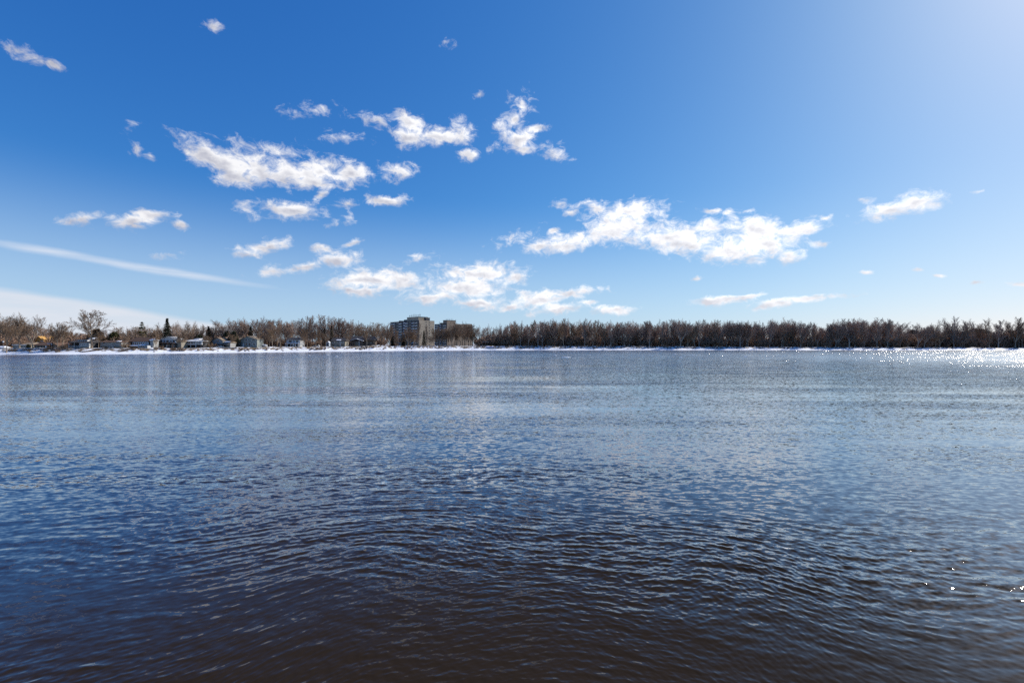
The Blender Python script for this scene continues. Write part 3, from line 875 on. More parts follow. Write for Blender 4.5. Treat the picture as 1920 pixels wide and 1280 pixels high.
# ------------------------------------------------------------------ houses along the left bank
W_WHITE = mat("white_siding", (0.62, 0.62, 0.60), 0.6, 0.12, 0.6)
W_GREY = mat("pale_grey_siding", (0.38, 0.37, 0.35), 0.7, 0.15, 0.5)
W_TAN = mat("tan_siding", (0.36, 0.32, 0.25), 0.8, 0.2, 0.5)
W_GREEN = mat("green_grey_siding", (0.31, 0.32, 0.28), 0.8, 0.15, 0.5)
W_BROWN = mat("brown_brick", (0.17, 0.125, 0.095), 0.85, 0.3, 0.8)
W_DARK = mat("dark_shaded_cladding", (0.06, 0.058, 0.06), 0.8, 0.2, 0.8)
W_OCHRE = mat("ochre_wall", (0.62, 0.34, 0.10), 0.8, 0.15, 0.5)
R_BROWN = mat("brown_shingles", (0.15, 0.09, 0.062), 0.9, 0.3, 1.2)
R_DARK = mat("dark_shingles", (0.07, 0.066, 0.07), 0.9, 0.25, 1.2)
R_TAN = mat("tan_shingles", (0.30, 0.23, 0.16), 0.9, 0.25, 1.0)
SNOWM = mat("settled_snow", (0.84, 0.85, 0.88), 0.6, 0.06, 0.8)
GLASS = mat("window_glass", (0.035, 0.04, 0.05), 0.08, spec=0.6)
TRIM = mat("white_trim", (0.78, 0.78, 0.77), 0.5)
DECKW = mat("weathered_deck_timber", (0.22, 0.13, 0.075), 0.85, 0.3, 1.5)
METAL = mat("grey_metal", (0.16, 0.165, 0.17), 0.5, metallic=0.4)

class House:
    """a building whose pieces are measured in metres from its front left corner"""
    def __init__(self, name, label, cat, px0, px1, t, rz=0.0, group=None):
        Y = bank_y((px0 + px1) / 2, t)
        self.Y = Y; self.k = Y / 853.3; self.px0 = px0
        X = wx(px0, Y)
        self.base = gz((X + wx(px1, Y)) / 2, Y)
        self.o = thing(name, label, cat, (X, Y, self.base), rz, group)
    def X(self, px): return (px - self.px0) * self.k
    def Z(self, py): return wz(py, self.Y) - self.base
    def rect(self, part, px0, px1, py0, py1, m, y0=0.0, y1=8.0, parent=None, ground=False):
        b = MB(); b.box(self.X(px0), self.X(px1), y0, y1, -0.8 if ground else self.Z(py1), self.Z(py0))
        return b.build(part, m, parent or self.o)
    def window(self, px0, px1, py0, py1, y=0.0, frame=True):
        x0, x1, z0, z1 = self.X(px0), self.X(px1), self.Z(py1), self.Z(py0)
        b = MB()
        if frame:
            w = 0.14
            for a in ((x0 - w, x0, z0 - w, z1 + w), (x1, x1 + w, z0 - w, z1 + w), (x0, x1, z0 - w, z0), (x0, x1, z1, z1 + w)):
                b.box(a[0], a[1], y - 0.10, y + 0.02, a[2], a[3])
            f = b.build('window', TRIM, self.o)
            g = MB(); g.box(x0, x1, y - 0.05, y + 0.01, z0, z1)
            g.build('pane', GLASS, f)
        else:
            b.box(x0, x1, y - 0.05, y + 0.01, z0, z1)
            b.build('window', GLASS, self.o)
    def hip(self, px0, px1, py_eave, py_ridge, m, y0=-0.5, y1=8.5, inset=0.25, over=0.4, part='roof', ridge_y=None):
        x0, x1 = self.X(px0) - over, self.X(px1) + over
        ze, zr = self.Z(py_eave), self.Z(py_ridge)
        i = (x1 - x0) * inset; ym = (y0 + y1) / 2 if ridge_y is None else ridge_y
        b = MB()
        b.hull8([(x0, y0, ze - 0.18), (x1, y0, ze - 0.18), (x1, y1, ze - 0.18), (x0, y1, ze - 0.18)], [(x0, y0, ze), (x1, y0, ze), (x1, y1, ze), (x0, y1, ze)])
        b.hull8([(x0, y0, ze + 0.002), (x1, y0, ze + 0.002), (x1, y1, ze + 0.002), (x0, y1, ze + 0.002)], [(x0 + i, ym - 0.1, zr), (x1 - i, ym - 0.1, zr), (x1 - i, ym + 0.1, zr), (x0 + i, ym + 0.1, zr)])
        return b.build(part, m, self.o)
    def gable(self, px0, px1, py_eave, py_ridge, m, wall, y0=-0.5, y1=8.5, peak=0.5, over=0.4):
        """gable end turned to the river, with its wall triangle"""
        x0, x1 = self.X(px0), self.X(px1); xm = x0 + (x1 - x0) * peak
        ze, zr = self.Z(py_eave), self.Z(py_ridge)
        b = MB(); th = 0.22
        sl = (zr - ze) / max(0.1, xm - x0); sr = (zr - ze) / max(0.1, x1 - xm)
        b.prism([(x0 - over, ze - over * sl), (xm, zr), (xm, zr + th), (x0 - over, ze - over * sl + th)], y0, y1)
        b.prism([(xm, zr), (x1 + over, ze - over * sr), (x1 + over, ze - over * sr + th), (xm, zr + th)], y0, y1)
        r = b.build('roof', m, self.o)
        g = MB(); g.prism([(x0, ze), (x1, ze), (xm, zr - 0.02)], 0.0, y1 - 0.6)
        g.build('gable_wall', wall, self.o)
        return r
    def snow(self, px0, px1, py0, py1, y0, y1, m=None):
        b = MB(); x0, x1 = self.X(px0), self.X(px1); z0, z1 = self.Z(py1), self.Z(py0)
        b.hull8([(x0, y0, z0), (x1, y0, z0), (x1, y1, z1 - 0.15), (x0, y1, z1 - 0.15)], [(x0 + .2, y0 + .1, z0 + 0.2), (x1 - .2, y0 + .1, z0 + 0.2), (x1 - .2, y1, z1 + 0.1), (x0 + .2, y1, z1 + 0.1)])
        b.build('roof_snow', SNOWM, self.o)
    def chimney(self, px, py_top, py_bot, y=4.0, m=None):
        b = MB(); x = self.X(px); b.box(x - 0.4, x + 0.4, y - 0.4, y + 0.4, self.Z(py_bot), self.Z(py_top))
        b.box(x - 0.5, x + 0.5, y - 0.5, y + 0.5, self.Z(py_top) + 0.002, self.Z(py_top) + 0.15)
        b.build('chimney', m or W_BROWN, self.o)
    def railing(self, px0, px1, py0, py1, y, m=None):
        b = MB(); x0, x1, z0, z1 = self.X(px0), self.X(px1), self.Z(py1), self.Z(py0)
        b.box(x0, x1, y - 0.05, y + 0.05, z1 - 0.1, z1); b.box(x0, x1, y - 0.04, y + 0.04, z0, z0 + 0.08)
        n = max(3, int((x1 - x0) / 0.35))
        for i in range(n + 1):
            x = x0 + (x1 - x0) * i / n
            b.box(x - 0.04, x + 0.04, y - 0.03, y + 0.03, z0 + 0.081, z1 - 0.101)
        b.build('railing', m or TRIM, self.o)

GHS = 'houses along the left bank'
# 1 tan roof far left
h = House('bungalow', 'low bungalow with a tan roof behind the many-stemmed tree', 'house', 24, 58, 34, group=GHS)
h.rect('wall', 24, 58, 646, 653, W_TAN, ground=True)
h.hip(24, 58, 646, 641.5, R_TAN, inset=0.12); h.window(30, 34, 647.5, 650); h.window(44, 48, 647.5, 650)
h.rect('roof_fascia', 24, 58, 645.9, 646.9, TRIM, -0.62, -0.52)
# 2 orange gable
h = House('gabled_house', 'tall house with a sunny orange gable behind the dark low house', 'house', 66, 86, 46, group=GHS)
h.rect('wall', 67, 84, 640, 654, W_OCHRE, ground=True); h.gable(67, 84, 639.9, 630.5, W_OCHRE, W_OCHRE, peak=0.35)
h.window(71, 73.5, 641, 643.5); h.snow(77, 84, 638.3, 639.8, -0.6, 4)
# 3 dark low ranch house
h = House('ranch_house', 'low dark house with a wide brown roof below the orange gable', 'house', 62, 92, 25, group=GHS)
h.rect('wall', 64, 91, 647, 654, W_DARK, ground=True); h.hip(62, 92, 647, 641, R_BROWN, inset=0.2)
for a in (67, 73, 79): h.window(a, a + 4, 648.5, 652.5, frame=False)
h.rect('door', 85, 87.5, 648, 653, TRIM, -0.06, 0.02)
# 4 small house with white rake
h = House('cottage', 'small dark cottage with a white edged slanting gable', 'house', 88, 108, 25, group=GHS)
h.rect('wall', 88, 108, 648, 654, W_DARK, ground=True); h.gable(88, 108, 647.9, 642.5, R_BROWN, W_BROWN, peak=0.62)
h.snow(89, 99, 643.6, 647, -0.6, -0.2); h.window(93, 97, 649, 652); h.window(101, 104, 649, 652)
# 5 porch house
h = House('porch_house', 'grey roofed house with a dark porch and a white sunroom', 'house', 135, 174, 22, group=GHS)
h.rect('wall', 135, 174, 642, 654, W_DARK, 0.0, 8.0, ground=True)
h.hip(135, 174, 642, 636.8, R_DARK, y0=-2.6, inset=0.08)
h.rect('dormer', 147, 165, 637.2, 640, TRIM, -0.3, 3.0)
for a in (148.5, 152.5, 156.5, 160.5): h.window(a, a + 2.8, 637.7, 639.5, -0.3, frame=False)
h.rect('sunroom', 157, 173.5, 642.4, 653, W_WHITE, -2.2, -0.01, ground=True)
for a in range(5): h.window(158 + a * 3.1, 160 + a * 3.1, 644.2, 647.2, -2.2)
h.rect('sunroom_skirt', 157.5, 173, 649.2, 652.6, W_TAN, -2.26, -2.205)
h.railing(136, 156, 648, 652, -2.2); h.rect('porch_deck', 135, 156.9, 652, 652.8, DECKW, -2.4, -0.01)
for a in (135.5, 146, 156): h.rect('porch_post', a, a + 0.5, 642.6, 652, TRIM, -2.3, -2.15)
h.rect('door', 150, 152.5, 646, 652, TRIM, -0.06, 0.02)
h.chimney(169, 633.5, 639); h.snow(150, 160, 632.5, 635.3, 5, 8.4)
# 6 flat brown roof
h = House('long_house', 'long pale grey two storey house with a shallow brown roof', 'house', 187, 227, 22, group=GHS)
h.rect('wall', 188, 227, 641, 653.5, W_GREY, ground=True); h.hip(187, 227, 641, 637.8, R_BROWN, inset=0.06)
for a in (192, 204, 217): h.window(a, a + 6, 642, 643.8)
h.window(190.5, 202, 649, 652.5, frame=False); h.window(206, 211, 649, 652.5); h.window(214, 226, 649, 653, frame=False)
h.snow(218, 225, 638.9, 640.4, -0.3, 1.5); h.chimney(201, 635.5, 638.5)
# 7 snowy cottage
h = House('cottage', 'little tan cottage under a snow covered roof', 'house', 227, 242, 30, group=GHS)
h.rect('wall', 228, 242, 646, 653, W_TAN, ground=True); h.hip(227, 242, 646, 640.5, SNOWM, inset=0.2)
h.window(231, 234, 647, 649.5); h.window(237, 240, 647, 649.5)
# 8 big brown roof with conservatory
h = House('verandah_house', 'house with a long brown roof and a row of tall white windows', 'house', 243, 282, 22, group=GHS)
h.rect('wall', 243, 281, 640, 653, W_DARK, ground=True); h.hip(243, 282, 640, 632, R_BROWN, inset=0.07)
h.rect('window_bay', 250, 279, 641.2, 647, TRIM, -0.5, -0.01)
for a in range(8): h.window(251 + a * 3.5, 253.4 + a * 3.5, 642, 645.8, -0.5, frame=False)
h.rect('deck', 248, 266, 648.5, 652.5, DECKW, -3.0, -0.6, ground=True); h.snow(249, 266, 646.7, 648.4, -3.0, -0.6)
h.rect('conservatory', 267.5, 285, 647.3, 652, W_WHITE, -3.4, -0.6, ground=True)
h.snow(267, 278, 645.3, 647.2, -3.4, -0.7)
for a in range(4): h.window(269 + a * 3.9, 272 + a * 3.9, 648.1, 650.4, -3.4, frame=False)
h.rect('bay_tower', 282.5, 288, 637.5, 650, W_GREY, -0.4, 4.0, ground=True); h.hip(282.5, 288, 637.4, 634.5, SNOWM, y0=-0.7, y1=4.2)
h.chimney(245.5, 631, 636)
# 9 white gabled balcony house
h = House('balcony_house', 'white gabled house with big upper windows over a brown balcony', 'house', 299, 337, 22, group=GHS)
h.rect('wall', 300, 330, 637, 643, W_WHITE, ground=False); h.gable(299, 330, 636.9, 631.2, W_GREY, W_WHITE, over=0.5)
h.rect('lower_wall', 300, 330, 643.1, 653, W_DARK, 0.1, 8.0, ground=True)
h.rect('side_wing', 330.1, 337, 640, 653, W_TAN, 1.0, 7.0, ground=True); h.hip(330, 337, 640, 637, R_TAN, y0=0.6, y1=7.4)
for a, b in ((301.5, 304.5), (307, 309.5), (312, 316.5), (319.5, 322), (324, 328)): h.window(a, b, 637.5, 641.5)
h.rect('balcony', 300, 329, 642.6, 643.6, DECKW, -2.2, -0.01); h.railing(300, 329, 641.2, 642.6, -2.15, DECKW)
for a in (300.5, 309, 319, 328): h.rect('balcony_post', a, a + 0.6, 643.7, 652, DECKW, -2.1, -1.95)
h.rect('door', 311, 313.6, 646, 651.5, TRIM, 0.02, 0.12); h.window(314.5, 317, 646, 651, 0.1); h.window(303, 307, 646, 650, 0.1); h.window(321, 326, 646, 650, 0.1)
h.chimney(326, 630.5, 635)
# 10 glass porch house
h = House('glass_porch_house', 'blue grey house with a white framed glass porch and snowy roof', 'house', 351, 381, 22, group=GHS)
h.rect('wall', 352, 380.5, 639, 653, W_DARK, ground=True); h.hip(351, 372, 639, 636.6, TRIM, y0=-2.2, y1=6)
h.rect('roof_lantern', 359.5, 369.5, 635.6, 637.4, W_GREY, 2, 5.5); h.snow(359, 370, 634.4, 635.6, 1.8, 5.6)
h.rect('porch', 351.5, 371.5, 639.3, 646.3, W_WHITE, -2.0, -0.01)
for a in (353, 357.4, 362.5, 367): h.window(a, a + 3.4, 641, 643.8, -2.0, frame=False)
for a in (352, 361, 370.5): h.rect('porch_post', a, a + 0.7, 646.4, 653, TRIM, -1.9, -1.7, ground=True)
h.rect('annexe', 372.2, 380.2, 639, 645.8, W_WHITE, -1.0, -0.01); h.window(374, 378.5, 641, 644, -1.0)
h.hip(372, 380.5, 638.9, 637.6, TRIM, y0=-1.3, y1=5, part='annexe_roof')
h.window(354, 359, 648, 651.5, frame=False); h.window(374, 379, 648, 651.5, frame=False)
# 11 rounded shed
o = House('garden_shed', 'small pale shed with a rounded roof beside the dark evergreen', 'shed', 382.5, 391.5, 24)
b = MB(); r = o.X(391.5) / 2
b.prism([(r - r * math.cos(a), max(-0.5, 2.4 * math.sin(a)) if 0 < a < 3.1 else -0.5) for a in np.linspace(0, math.pi, 13)], 0, 3.5); b.build('shell', W_TAN, o.o)
o.rect('door', 385, 389, 648.5, 652, W_BROWN, -0.06, 0.02)
# 12 gable house with wide window
h = House('gable_house', 'pale gable house with one wide dark window and a snow dusted wing', 'house', 398, 431, 22, group=GHS)
h.rect('wall', 398, 417, 638, 653, W_GREY, ground=True); h.gable(398, 417, 637.9, 633.5, R_TAN, W_GREY, peak=0.6)
h.window(405.5, 412, 638, 640.6); h.rect('wing', 417.1, 431, 642, 653, W_GREY, 0.5, 7, ground=True); h.hip(417, 431, 642, 638.5, R_TAN, y0=0.1, y1=7.4)
h.snow(419, 429, 639.6, 641.4, 0.4, 2.5)
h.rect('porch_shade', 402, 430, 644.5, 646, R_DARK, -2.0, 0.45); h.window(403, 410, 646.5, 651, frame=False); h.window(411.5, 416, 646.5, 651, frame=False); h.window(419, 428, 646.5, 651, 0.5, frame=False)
h.chimney(413, 632, 636, 4.0, W_TAN)
# 13 green grey house
h = House('two_storey_house', 'green grey two storey house with white framed windows', 'house', 443, 482, 21, group=GHS)
h.rect('wall', 452, 482, 636, 652, W_GREEN, ground=True); h.gable(452, 482, 635.9, 630.2, R_TAN, W_GREEN, peak=0.4)
h.rect('side_wing', 443.5, 451.9, 636.5, 652, W_GREEN, 1.5, 7, ground=True); h.hip(443, 452, 636.5, 633, R_TAN, y0=1, y1=7.5)
h.window(460, 463.5, 635.3, 638.7); h.window(472, 478, 635.3, 638.7); h.window(460, 464, 643, 647); h.window(466, 470, 642.5, 648.5); h.window(474, 479, 643, 647)
h.rect('door', 455, 457.3, 643.5, 650, TRIM, -0.06, 0.02)
# 14 little grey shed
h = House('garden_shed', 'little grey shed with a snowy lid near the slim brown tree', 'shed', 488, 497, 20)
h.rect('wall', 488, 497, 647, 651, W_GREY, 0, 3, ground=True); h.hip(488, 497, 647, 645.3, SNOWM, y0=-0.3, y1=3.3, over=0.2); h.rect('door', 491, 494, 647.8, 650.5, W_BROWN, -0.06, 0.02)
# 15 white pillared house
h = House('pillared_house', 'white two storey house with a dark roof and pillared porch', 'house', 536, 563, 22, group=GHS)
h.rect('wall', 537, 562, 636.5, 650, W_WHITE, ground=True); h.hip(536.5, 562.5, 636.5, 632, R_DARK, inset=0.2)
h.window(541.5, 547, 638.2, 641.6); h.window(555, 559.5, 638, 641.5); h.rect('corner_board', 550, 552, 637, 649, W_GREY, -0.08, 0.0)
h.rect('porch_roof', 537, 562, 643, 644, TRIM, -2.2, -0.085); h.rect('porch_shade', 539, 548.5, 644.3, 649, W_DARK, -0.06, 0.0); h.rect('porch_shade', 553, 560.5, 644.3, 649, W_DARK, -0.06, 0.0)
for a in (537.2, 541, 547.5, 552, 556.5, 561.2): h.rect('pillar', a, a + 0.7, 644.1, 650, TRIM, -2.1, -1.9, ground=True)
# 16 tan house
h = House('tan_house', 'tan house with a snow patched brown roof among brown trees', 'house', 621, 648, 24, group=GHS)
h.rect('wall', 621, 647, 638.5, 650, W_TAN, ground=True); h.hip(620, 648, 638.5, 633, R_DARK, inset=0.1)
h.snow(630, 639, 635.8, 638, -0.3, 2.0)
for a in (623, 633, 640): h.window(a, a + 4, 640.2, 642.2)
for a in (623, 632, 641): h.window(a, a + 3.6, 645.5, 648.3, frame=False)
h.rect('pilaster', 637.5, 638.5, 638.7, 649, TRIM, -0.08, 0.0)
h = House('garden_shed', 'narrow pale blue shed left of the tan house', 'shed', 612, 617, 24)
h.rect('wall', 612, 617, 642, 650, mat("pale_blue_boards", (0.42, 0.47, 0.52), 0.7), 0, 2.5, ground=True); h.gable(612, 617, 641.9, 640, SNOWM, W_GREY, y0=-0.2, y1=2.8, over=0.15); h.rect('door', 613.4, 615.6, 643.5, 649, W_DARK, -0.06, 0.02)
# 17 broad dark house
h = House('chalet', 'broad dark brown house with a snowy low gable and glass front', 'house', 655, 702, 26, group=GHS)
h.rect('wall', 656, 700, 637, 650, W_BROWN, 1.0, 9, ground=True); h.hip(654, 702, 637, 630, R_DARK, y0=-0.5, y1=10, inset=0.05)
h.gable(657, 682, 639, 635.2, SNOWM, W_BROWN, y0=-2.2, y1=0.9)
h.rect('front_wing', 657.5, 681.5, 639.1, 650, W_BROWN, -1.4, 0.95, ground=True)
for a in (660, 664.5, 669): h.window(a, a + 3.8, 641, 648.5, -1.4, frame=False)
h.rect('post', 674, 675, 639.2, 649, TRIM, -1.6, -1.42, ground=True); h.window(686, 690, 641, 644, 1.0, frame=False); h.window(693, 697, 641, 644, 1.0, frame=False)

# ------------------------------------------------------------------ apartment blocks
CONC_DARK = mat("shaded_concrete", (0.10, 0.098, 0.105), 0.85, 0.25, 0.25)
CONC_TAN = mat("tan_concrete", (0.47, 0.39, 0.29), 0.85, 0.22, 0.2)
CONC_DIM = mat("brown_shaded_concrete", (0.33, 0.255, 0.19), 0.9, 0.35, 0.15)  # tan concrete with the smaller block's shade mixed into its colour
PANEL = mat("pale_balcony_panel", (0.62, 0.61, 0.59), 0.7, 0.1, 0.5)
def slab_block(name, label, corner_px, corner_Y, dir_deg, Ll, Lr, z_top, floors, left_cols, right_cols, roof_bits, CONC_TAN):
    """the near corner of the block, a long side going back to the left and an end wall going back to the right"""
    X = wx(corner_px, corner_Y)
    base = gz(X, corner_Y)
    o = thing(name, label, 'apartment block', (X, corner_Y, base), R(dir_deg))
    H = z_top - base
    # local frame: x runs along the end wall, y along the long side, both away from the viewer
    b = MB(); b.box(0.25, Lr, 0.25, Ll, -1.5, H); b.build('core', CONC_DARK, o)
    b = MB(); b.box(0, Lr, 0, 0.248, -1.5, H + 0.5); b.build('end_wall', CONC_TAN, o)
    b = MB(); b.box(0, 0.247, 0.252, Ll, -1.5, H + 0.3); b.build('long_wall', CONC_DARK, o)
    b = MB(); b.box(-0.1, Lr + 0.1, 0.26, Ll + 0.1, H + 0.003, H + 0.35); b.build('roof', R_DARK, o)
    fh = H / floors
    for f in range(floors):
        z = f * fh
        for (y0, y1, kind) in left_cols:
            if kind == 'balcony':
                b = MB(); b.box(-1.4, -0.003, y0, y1, z + 0.05, z + 0.22); b.box(-1.42, -1.34, y0, y1, z + 0.223, z + 1.05)
                b.box(-1.33, -0.004, y0, y0 + 0.08, z + 0.224, z + 1.15); b.box(-1.33, -0.004, y1 - 0.08, y1, z + 0.224, z + 1.15)
                b.build('balcony', PANEL, o)
                g = MB(); g.box(-0.05, 0.0, y0 + 0.4, y1 - 0.4, z + 0.3, z + 2.3); g.build('window', GLASS, o)
            elif kind == 'glass':
                g = MB(); g.box(-0.05, 0.0, y0, y1, z + 0.9, z + 2.3); g.build('window', GLASS, o)
            else:
                g = MB(); g.box(-0.05, 0.0, y0, y1, z + 1.0, z + 2.2); g.build('window', PANEL, o)
        for (x0, x1) in right_cols:
            g = MB(); g.box(x0, x1, -0.05, 0.0, z + 0.9, z + 2.2); g.build('window', GLASS, o)
    b = MB()
    for f in range(1, floors, 1):
        b.box(0.02, Lr - 0.02, -0.06, -0.003, f * fh - 0.08, f * fh + 0.08)
    b.build('floor_band', mat("darker_concrete_band", (0.36, 0.30, 0.23), 0.85), o)
    for part, m, x0, x1, y0, y1, z0, z1 in roof_bits:
        q = MB(); q.box(x0, x1, y0, y1, H + z0, H + z1); q.build(part, m, o)
    return o, H
Yc = 480.0
zt = wz(601, Yc)
blk, H = slab_block('apartment_block', 'larger grey apartment block with dark balcony side and tan end wall', 786, Yc, 45.5, 58.0, 19.5, zt, 9,
    [(52.5, 56.5, 'balcony'), (47, 50.5, 'balcony'), (40, 45, 'glass'), (33, 38, 'balcony'), (27, 31, 'panel'), (21, 25, 'balcony'), (16, 19, 'glass'), (8.5, 12.5, 'balcony'), (3, 6.5, 'balcony')],
    [(8.2, 9.3), (12.2, 13.3)],
    [('penthouse', CONC_TAN, 3, 15, 6, 28, 0.352, 4.4), ('machine_room', CONC_DARK, 4, 13, 28.1, 36, 0.352, 2.4), ('roof_edge', R_DARK, 2.8, 15.2, 5.8, 28.05, 4.402, 4.7), ('vent_house', CONC_DARK, 9, 14, 0.6, 4.2, 0.352, 3.4), ('vent_cap', CONC_TAN, 8.6, 14.4, 0.5, 4.4, 3.402, 3.8), ('roof_hatch', CONC_DARK, 5, 10, 44, 48, 0.352, 1.8)], CONC_TAN)
for i, yy in enumerate((7.5, 11, 15, 19, 23, 27)):
    b = MB(); b.tube((6, yy, H + 4.7), (6, yy, H + 4.7 + (3.2, 2.4, 3.0, 3.6, 3.0, 2.6)[i]), 0.24, 0.18, 6); b.box(5.6, 6.4, yy - 0.25, yy + 0.25, H + 6.0, H + 7.0); b.build('antenna', METAL, blk)
Y2 = 548.0
zt2 = wz(607, Y2)
blk2, H2 = slab_block('apartment_block', 'smaller apartment block half hidden behind the tall bare trees', 838, Y2, 45.5, 25.0, 40.0, zt2, 9,
    [(17, 23, 'balcony'), (12, 15, 'panel'), (7, 10, 'glass'), (1.5, 5.5, 'balcony')],
    [(14, 15.2), (20, 21.2), (27, 28.2), (33, 34.2)],
    [('penthouse', CONC_DIM, 1, 14, 1, 9, 0.552, 4.4), ('roof_edge', R_DARK, 0.8, 14.2, 0.8, 9.2, 4.402, 4.7), ('machine_room', CONC_DARK, 3, 7, 14, 18, 0.352, 1.9), ('parapet', CONC_DIM, 34, 39.8, 0.4, 8, 0.352, 1.1)], CONC_DIM)
for i, xx in enumerate((2, 4.5, 7, 9.5, 12)):
    b = MB(); b.tube((xx, 4, H2 + 4.7), (xx, 4, H2 + 6.6 + 0.5 * (i % 2)), 0.2, 0.16, 6); b.build('antenna', METAL, blk2)
b = MB(); b.tube((3, 19.5, H2 + 0.35), (3, 19.5, H2 + 3.8), 0.24, 0.18, 6); b.build('antenna', METAL, blk2)

# ------------------------------------------------------------------ half hidden houses far right
for px0, px1, ye, yr, t, lab in ((1728, 1752, 634, 628.5, 95, 'hidden house with a snowy roof behind the thin trees, leftmost of the far right roofs'),
                                 (1778, 1792, 631, 625.5, 110, 'small snowy roofed house behind the forked tree of the thin wood'),
                                 (1842, 1862, 632, 627.5, 100, 'dark roofed house with snow patches behind the thin trees at far right'),
                                 (1874, 1896, 632, 626.5, 100, 'house with a slanted snowy roof behind the last trees at the right edge')):
    h = House('hidden_house', lab, 'house', px0, px1, t, group='houses behind the far right trees')
    h.rect('wall', px0 + 1, px1 - 1, ye, 652, W_TAN, ground=True); h.hip(px0, px1, ye, yr, R_DARK, inset=0.12)
    h.snow(px0 + 4, px1 - 4, yr + 1.2, ye - 1.0, 0.8, 3.6)
    h.window(px0 + 4, px0 + 7, ye + 2, ye + 5); h.window(px1 - 7, px1 - 4, ye + 2, ye + 5)
h = House('long_shed', 'long low pale building glimpsed between trunks at far right', 'building', 1828, 1876, 60)
h.rect('wall', 1828, 1876, 644.5, 651, W_WHITE, ground=True); h.hip(1828, 1876, 644.5, 642.5, R_DARK, inset=0.04)
for a in range(6): h.window(1832 + a * 7.4, 1836 + a * 7.4, 645.5, 647.5, frame=False)

# ------------------------------------------------------------------ smaller things on the bank
def at(px, t):
    Y = bank_y(px, t); X = wx(px, Y)
    return X, Y, gz(X, Y)
# lamp post with a white globe
X, Y, Z = at(6, 6)
o = thing('street_lamp', 'lamp post with a white globe at the left edge of the bank', 'lamp post', (X, Y, Z))
b = MB(); b.tube((0, 0, -0.5), (0, 0, 5.4), 0.09, 0.07, 8); b.tube((0, 0, 0), (0, 0, 0.7), 0.16, 0.13, 8); b.build('post', METAL, o)
bm = bmesh.new(); bmesh.ops.create_icosphere(bm, subdivisions=2, radius=0.42, matrix=Matrix.Translation((0, 0, 5.8)))
me = bpy.data.meshes.new('globe'); bm.to_mesh(me); bm.free(); me.materials.append(TRIM); me.shade_smooth(); link('globe', me, o)
# white hut at the very left edge
h = House('garden_shed', 'white shed cut by the left edge of the view', 'shed', -6, 7, 24)
h.rect('wall', -6, 7, 651, 656, W_WHITE, 0, 3, ground=True); h.hip(-6, 7, 651, 648.5, SNOWM, y0=-0.3, y1=3.3); h.window(-1, 3, 652, 654)
# timber steps down the bank
for px, t0, lab in ((266, 15, 'dark timber steps down the snowy bank below the conservatory'), (203, 15, 'dark timber steps down the bank below the long grey house')):
    X, Y, Z = at(px, t0)
    o = thing('timber_steps', lab, 'steps', (X, Y, 0))
    b, s, s2 = MB(), MB(), MB()
    n = 14
    for i in range(n):
        xx, yy = -i * 0.36, -i * 0.85
        zz = gz(X + xx, Y + yy) + 0.35
        b.box(xx - 0.9, xx + 0.9, yy - 0.3, yy + 0.3, zz, zz + 0.12)
        if i: 
            for e, s_ in ((-0.95, s), (0.95, s2)): s_.tube((px_[0] + e, px_[1], px_[2]), (xx + e, yy, zz), 0.09, 0.09, 4)
        px_ = (xx, yy, zz)
    b.build('tread', W_BROWN, o); s.build('stringer', W_BROWN, o); s2.build('stringer', W_BROWN, o)
# retaining wall
X0, Y0, _ = at(400, 13); X1, Y1, _ = at(444, 12)
o = thing('retaining_wall', 'brown retaining wall on the bank below the gable house', 'wall', (X0, Y0, 0))
d = Vector((X1 - X0, Y1 - Y0, 0)); o.rotation_euler.z = math.atan2(d.y, d.x)
zb = gz((X0 + X1) / 2, (Y0 + Y1) / 2)
b = MB(); b.box(0, d.length, 0, 0.5, zb - 1.2, zb + 0.55); b.build('wall', W_BROWN, o)
b = MB(); b.box(-0.1, d.length + 0.1, -0.08, 0.6, zb + 0.553, zb + 0.72); b.build('coping', SNOWM, o)
# wooden fence in front of the smaller block
for px0, px1, t, lab in ((824, 850, 15, 'low dark fence on the snow in front of both apartment blocks'), (1030, 1066, 22, 'pale rail fence inside the edge of the long wood')):
    X0, Y0, _ = at(px0, t); X1, Y1, _ = at(px1, t)
    o = thing('rail_fence', lab, 'fence', (X0, Y0, 0))
    n = 8; r = MB()
    last = None
    for i in range(n + 1):
        xx = (X1 - X0) * i / n; yy = (Y1 - Y0) * i / n; zz = gz(X0 + xx, Y0 + yy)
        p = MB(); p.box(xx - 0.08, xx + 0.08, yy - 0.08, yy + 0.08, zz - 0.3, zz + 1.25); p.build('post', W_BROWN, o)
        if last:
            for q in (0.45, 1.05): r.tube((last[0], last[1], last[2] + q), (xx, yy, zz + q), 0.06, 0.06, 4)
        last = (xx, yy, zz)
    r.build('rail', W_BROWN, o)
# park shelter
X, Y, Z = at(910, 20)
o = thing('park_shelter', 'small open park shelter with a pale flat roof beside the wood', 'shelter', (X, Y, Z))
b = MB(); b.box(-2.9, 2.9, -1.8, 1.8, 3.6, 3.85); b.build('roof', W_GREY, o)
for xx in (-2.6, 0, 2.6):
    for yy in (-1.6, 1.6):
        b = MB(); b.box(xx - 0.12, xx + 0.12, yy - 0.12, yy + 0.12, -0.3, 3.6); b.build('post', W_BROWN, o)
b = MB(); b.box(-2.2, 2.2, 1.0, 1.5, 0.4, 0.5); b.box(-2.0, -1.85, 1.05, 1.45, -0.1, 0.4); b.box(1.85, 2.0, 1.05, 1.45, -0.1, 0.4); b.build('bench', W_TAN, o)
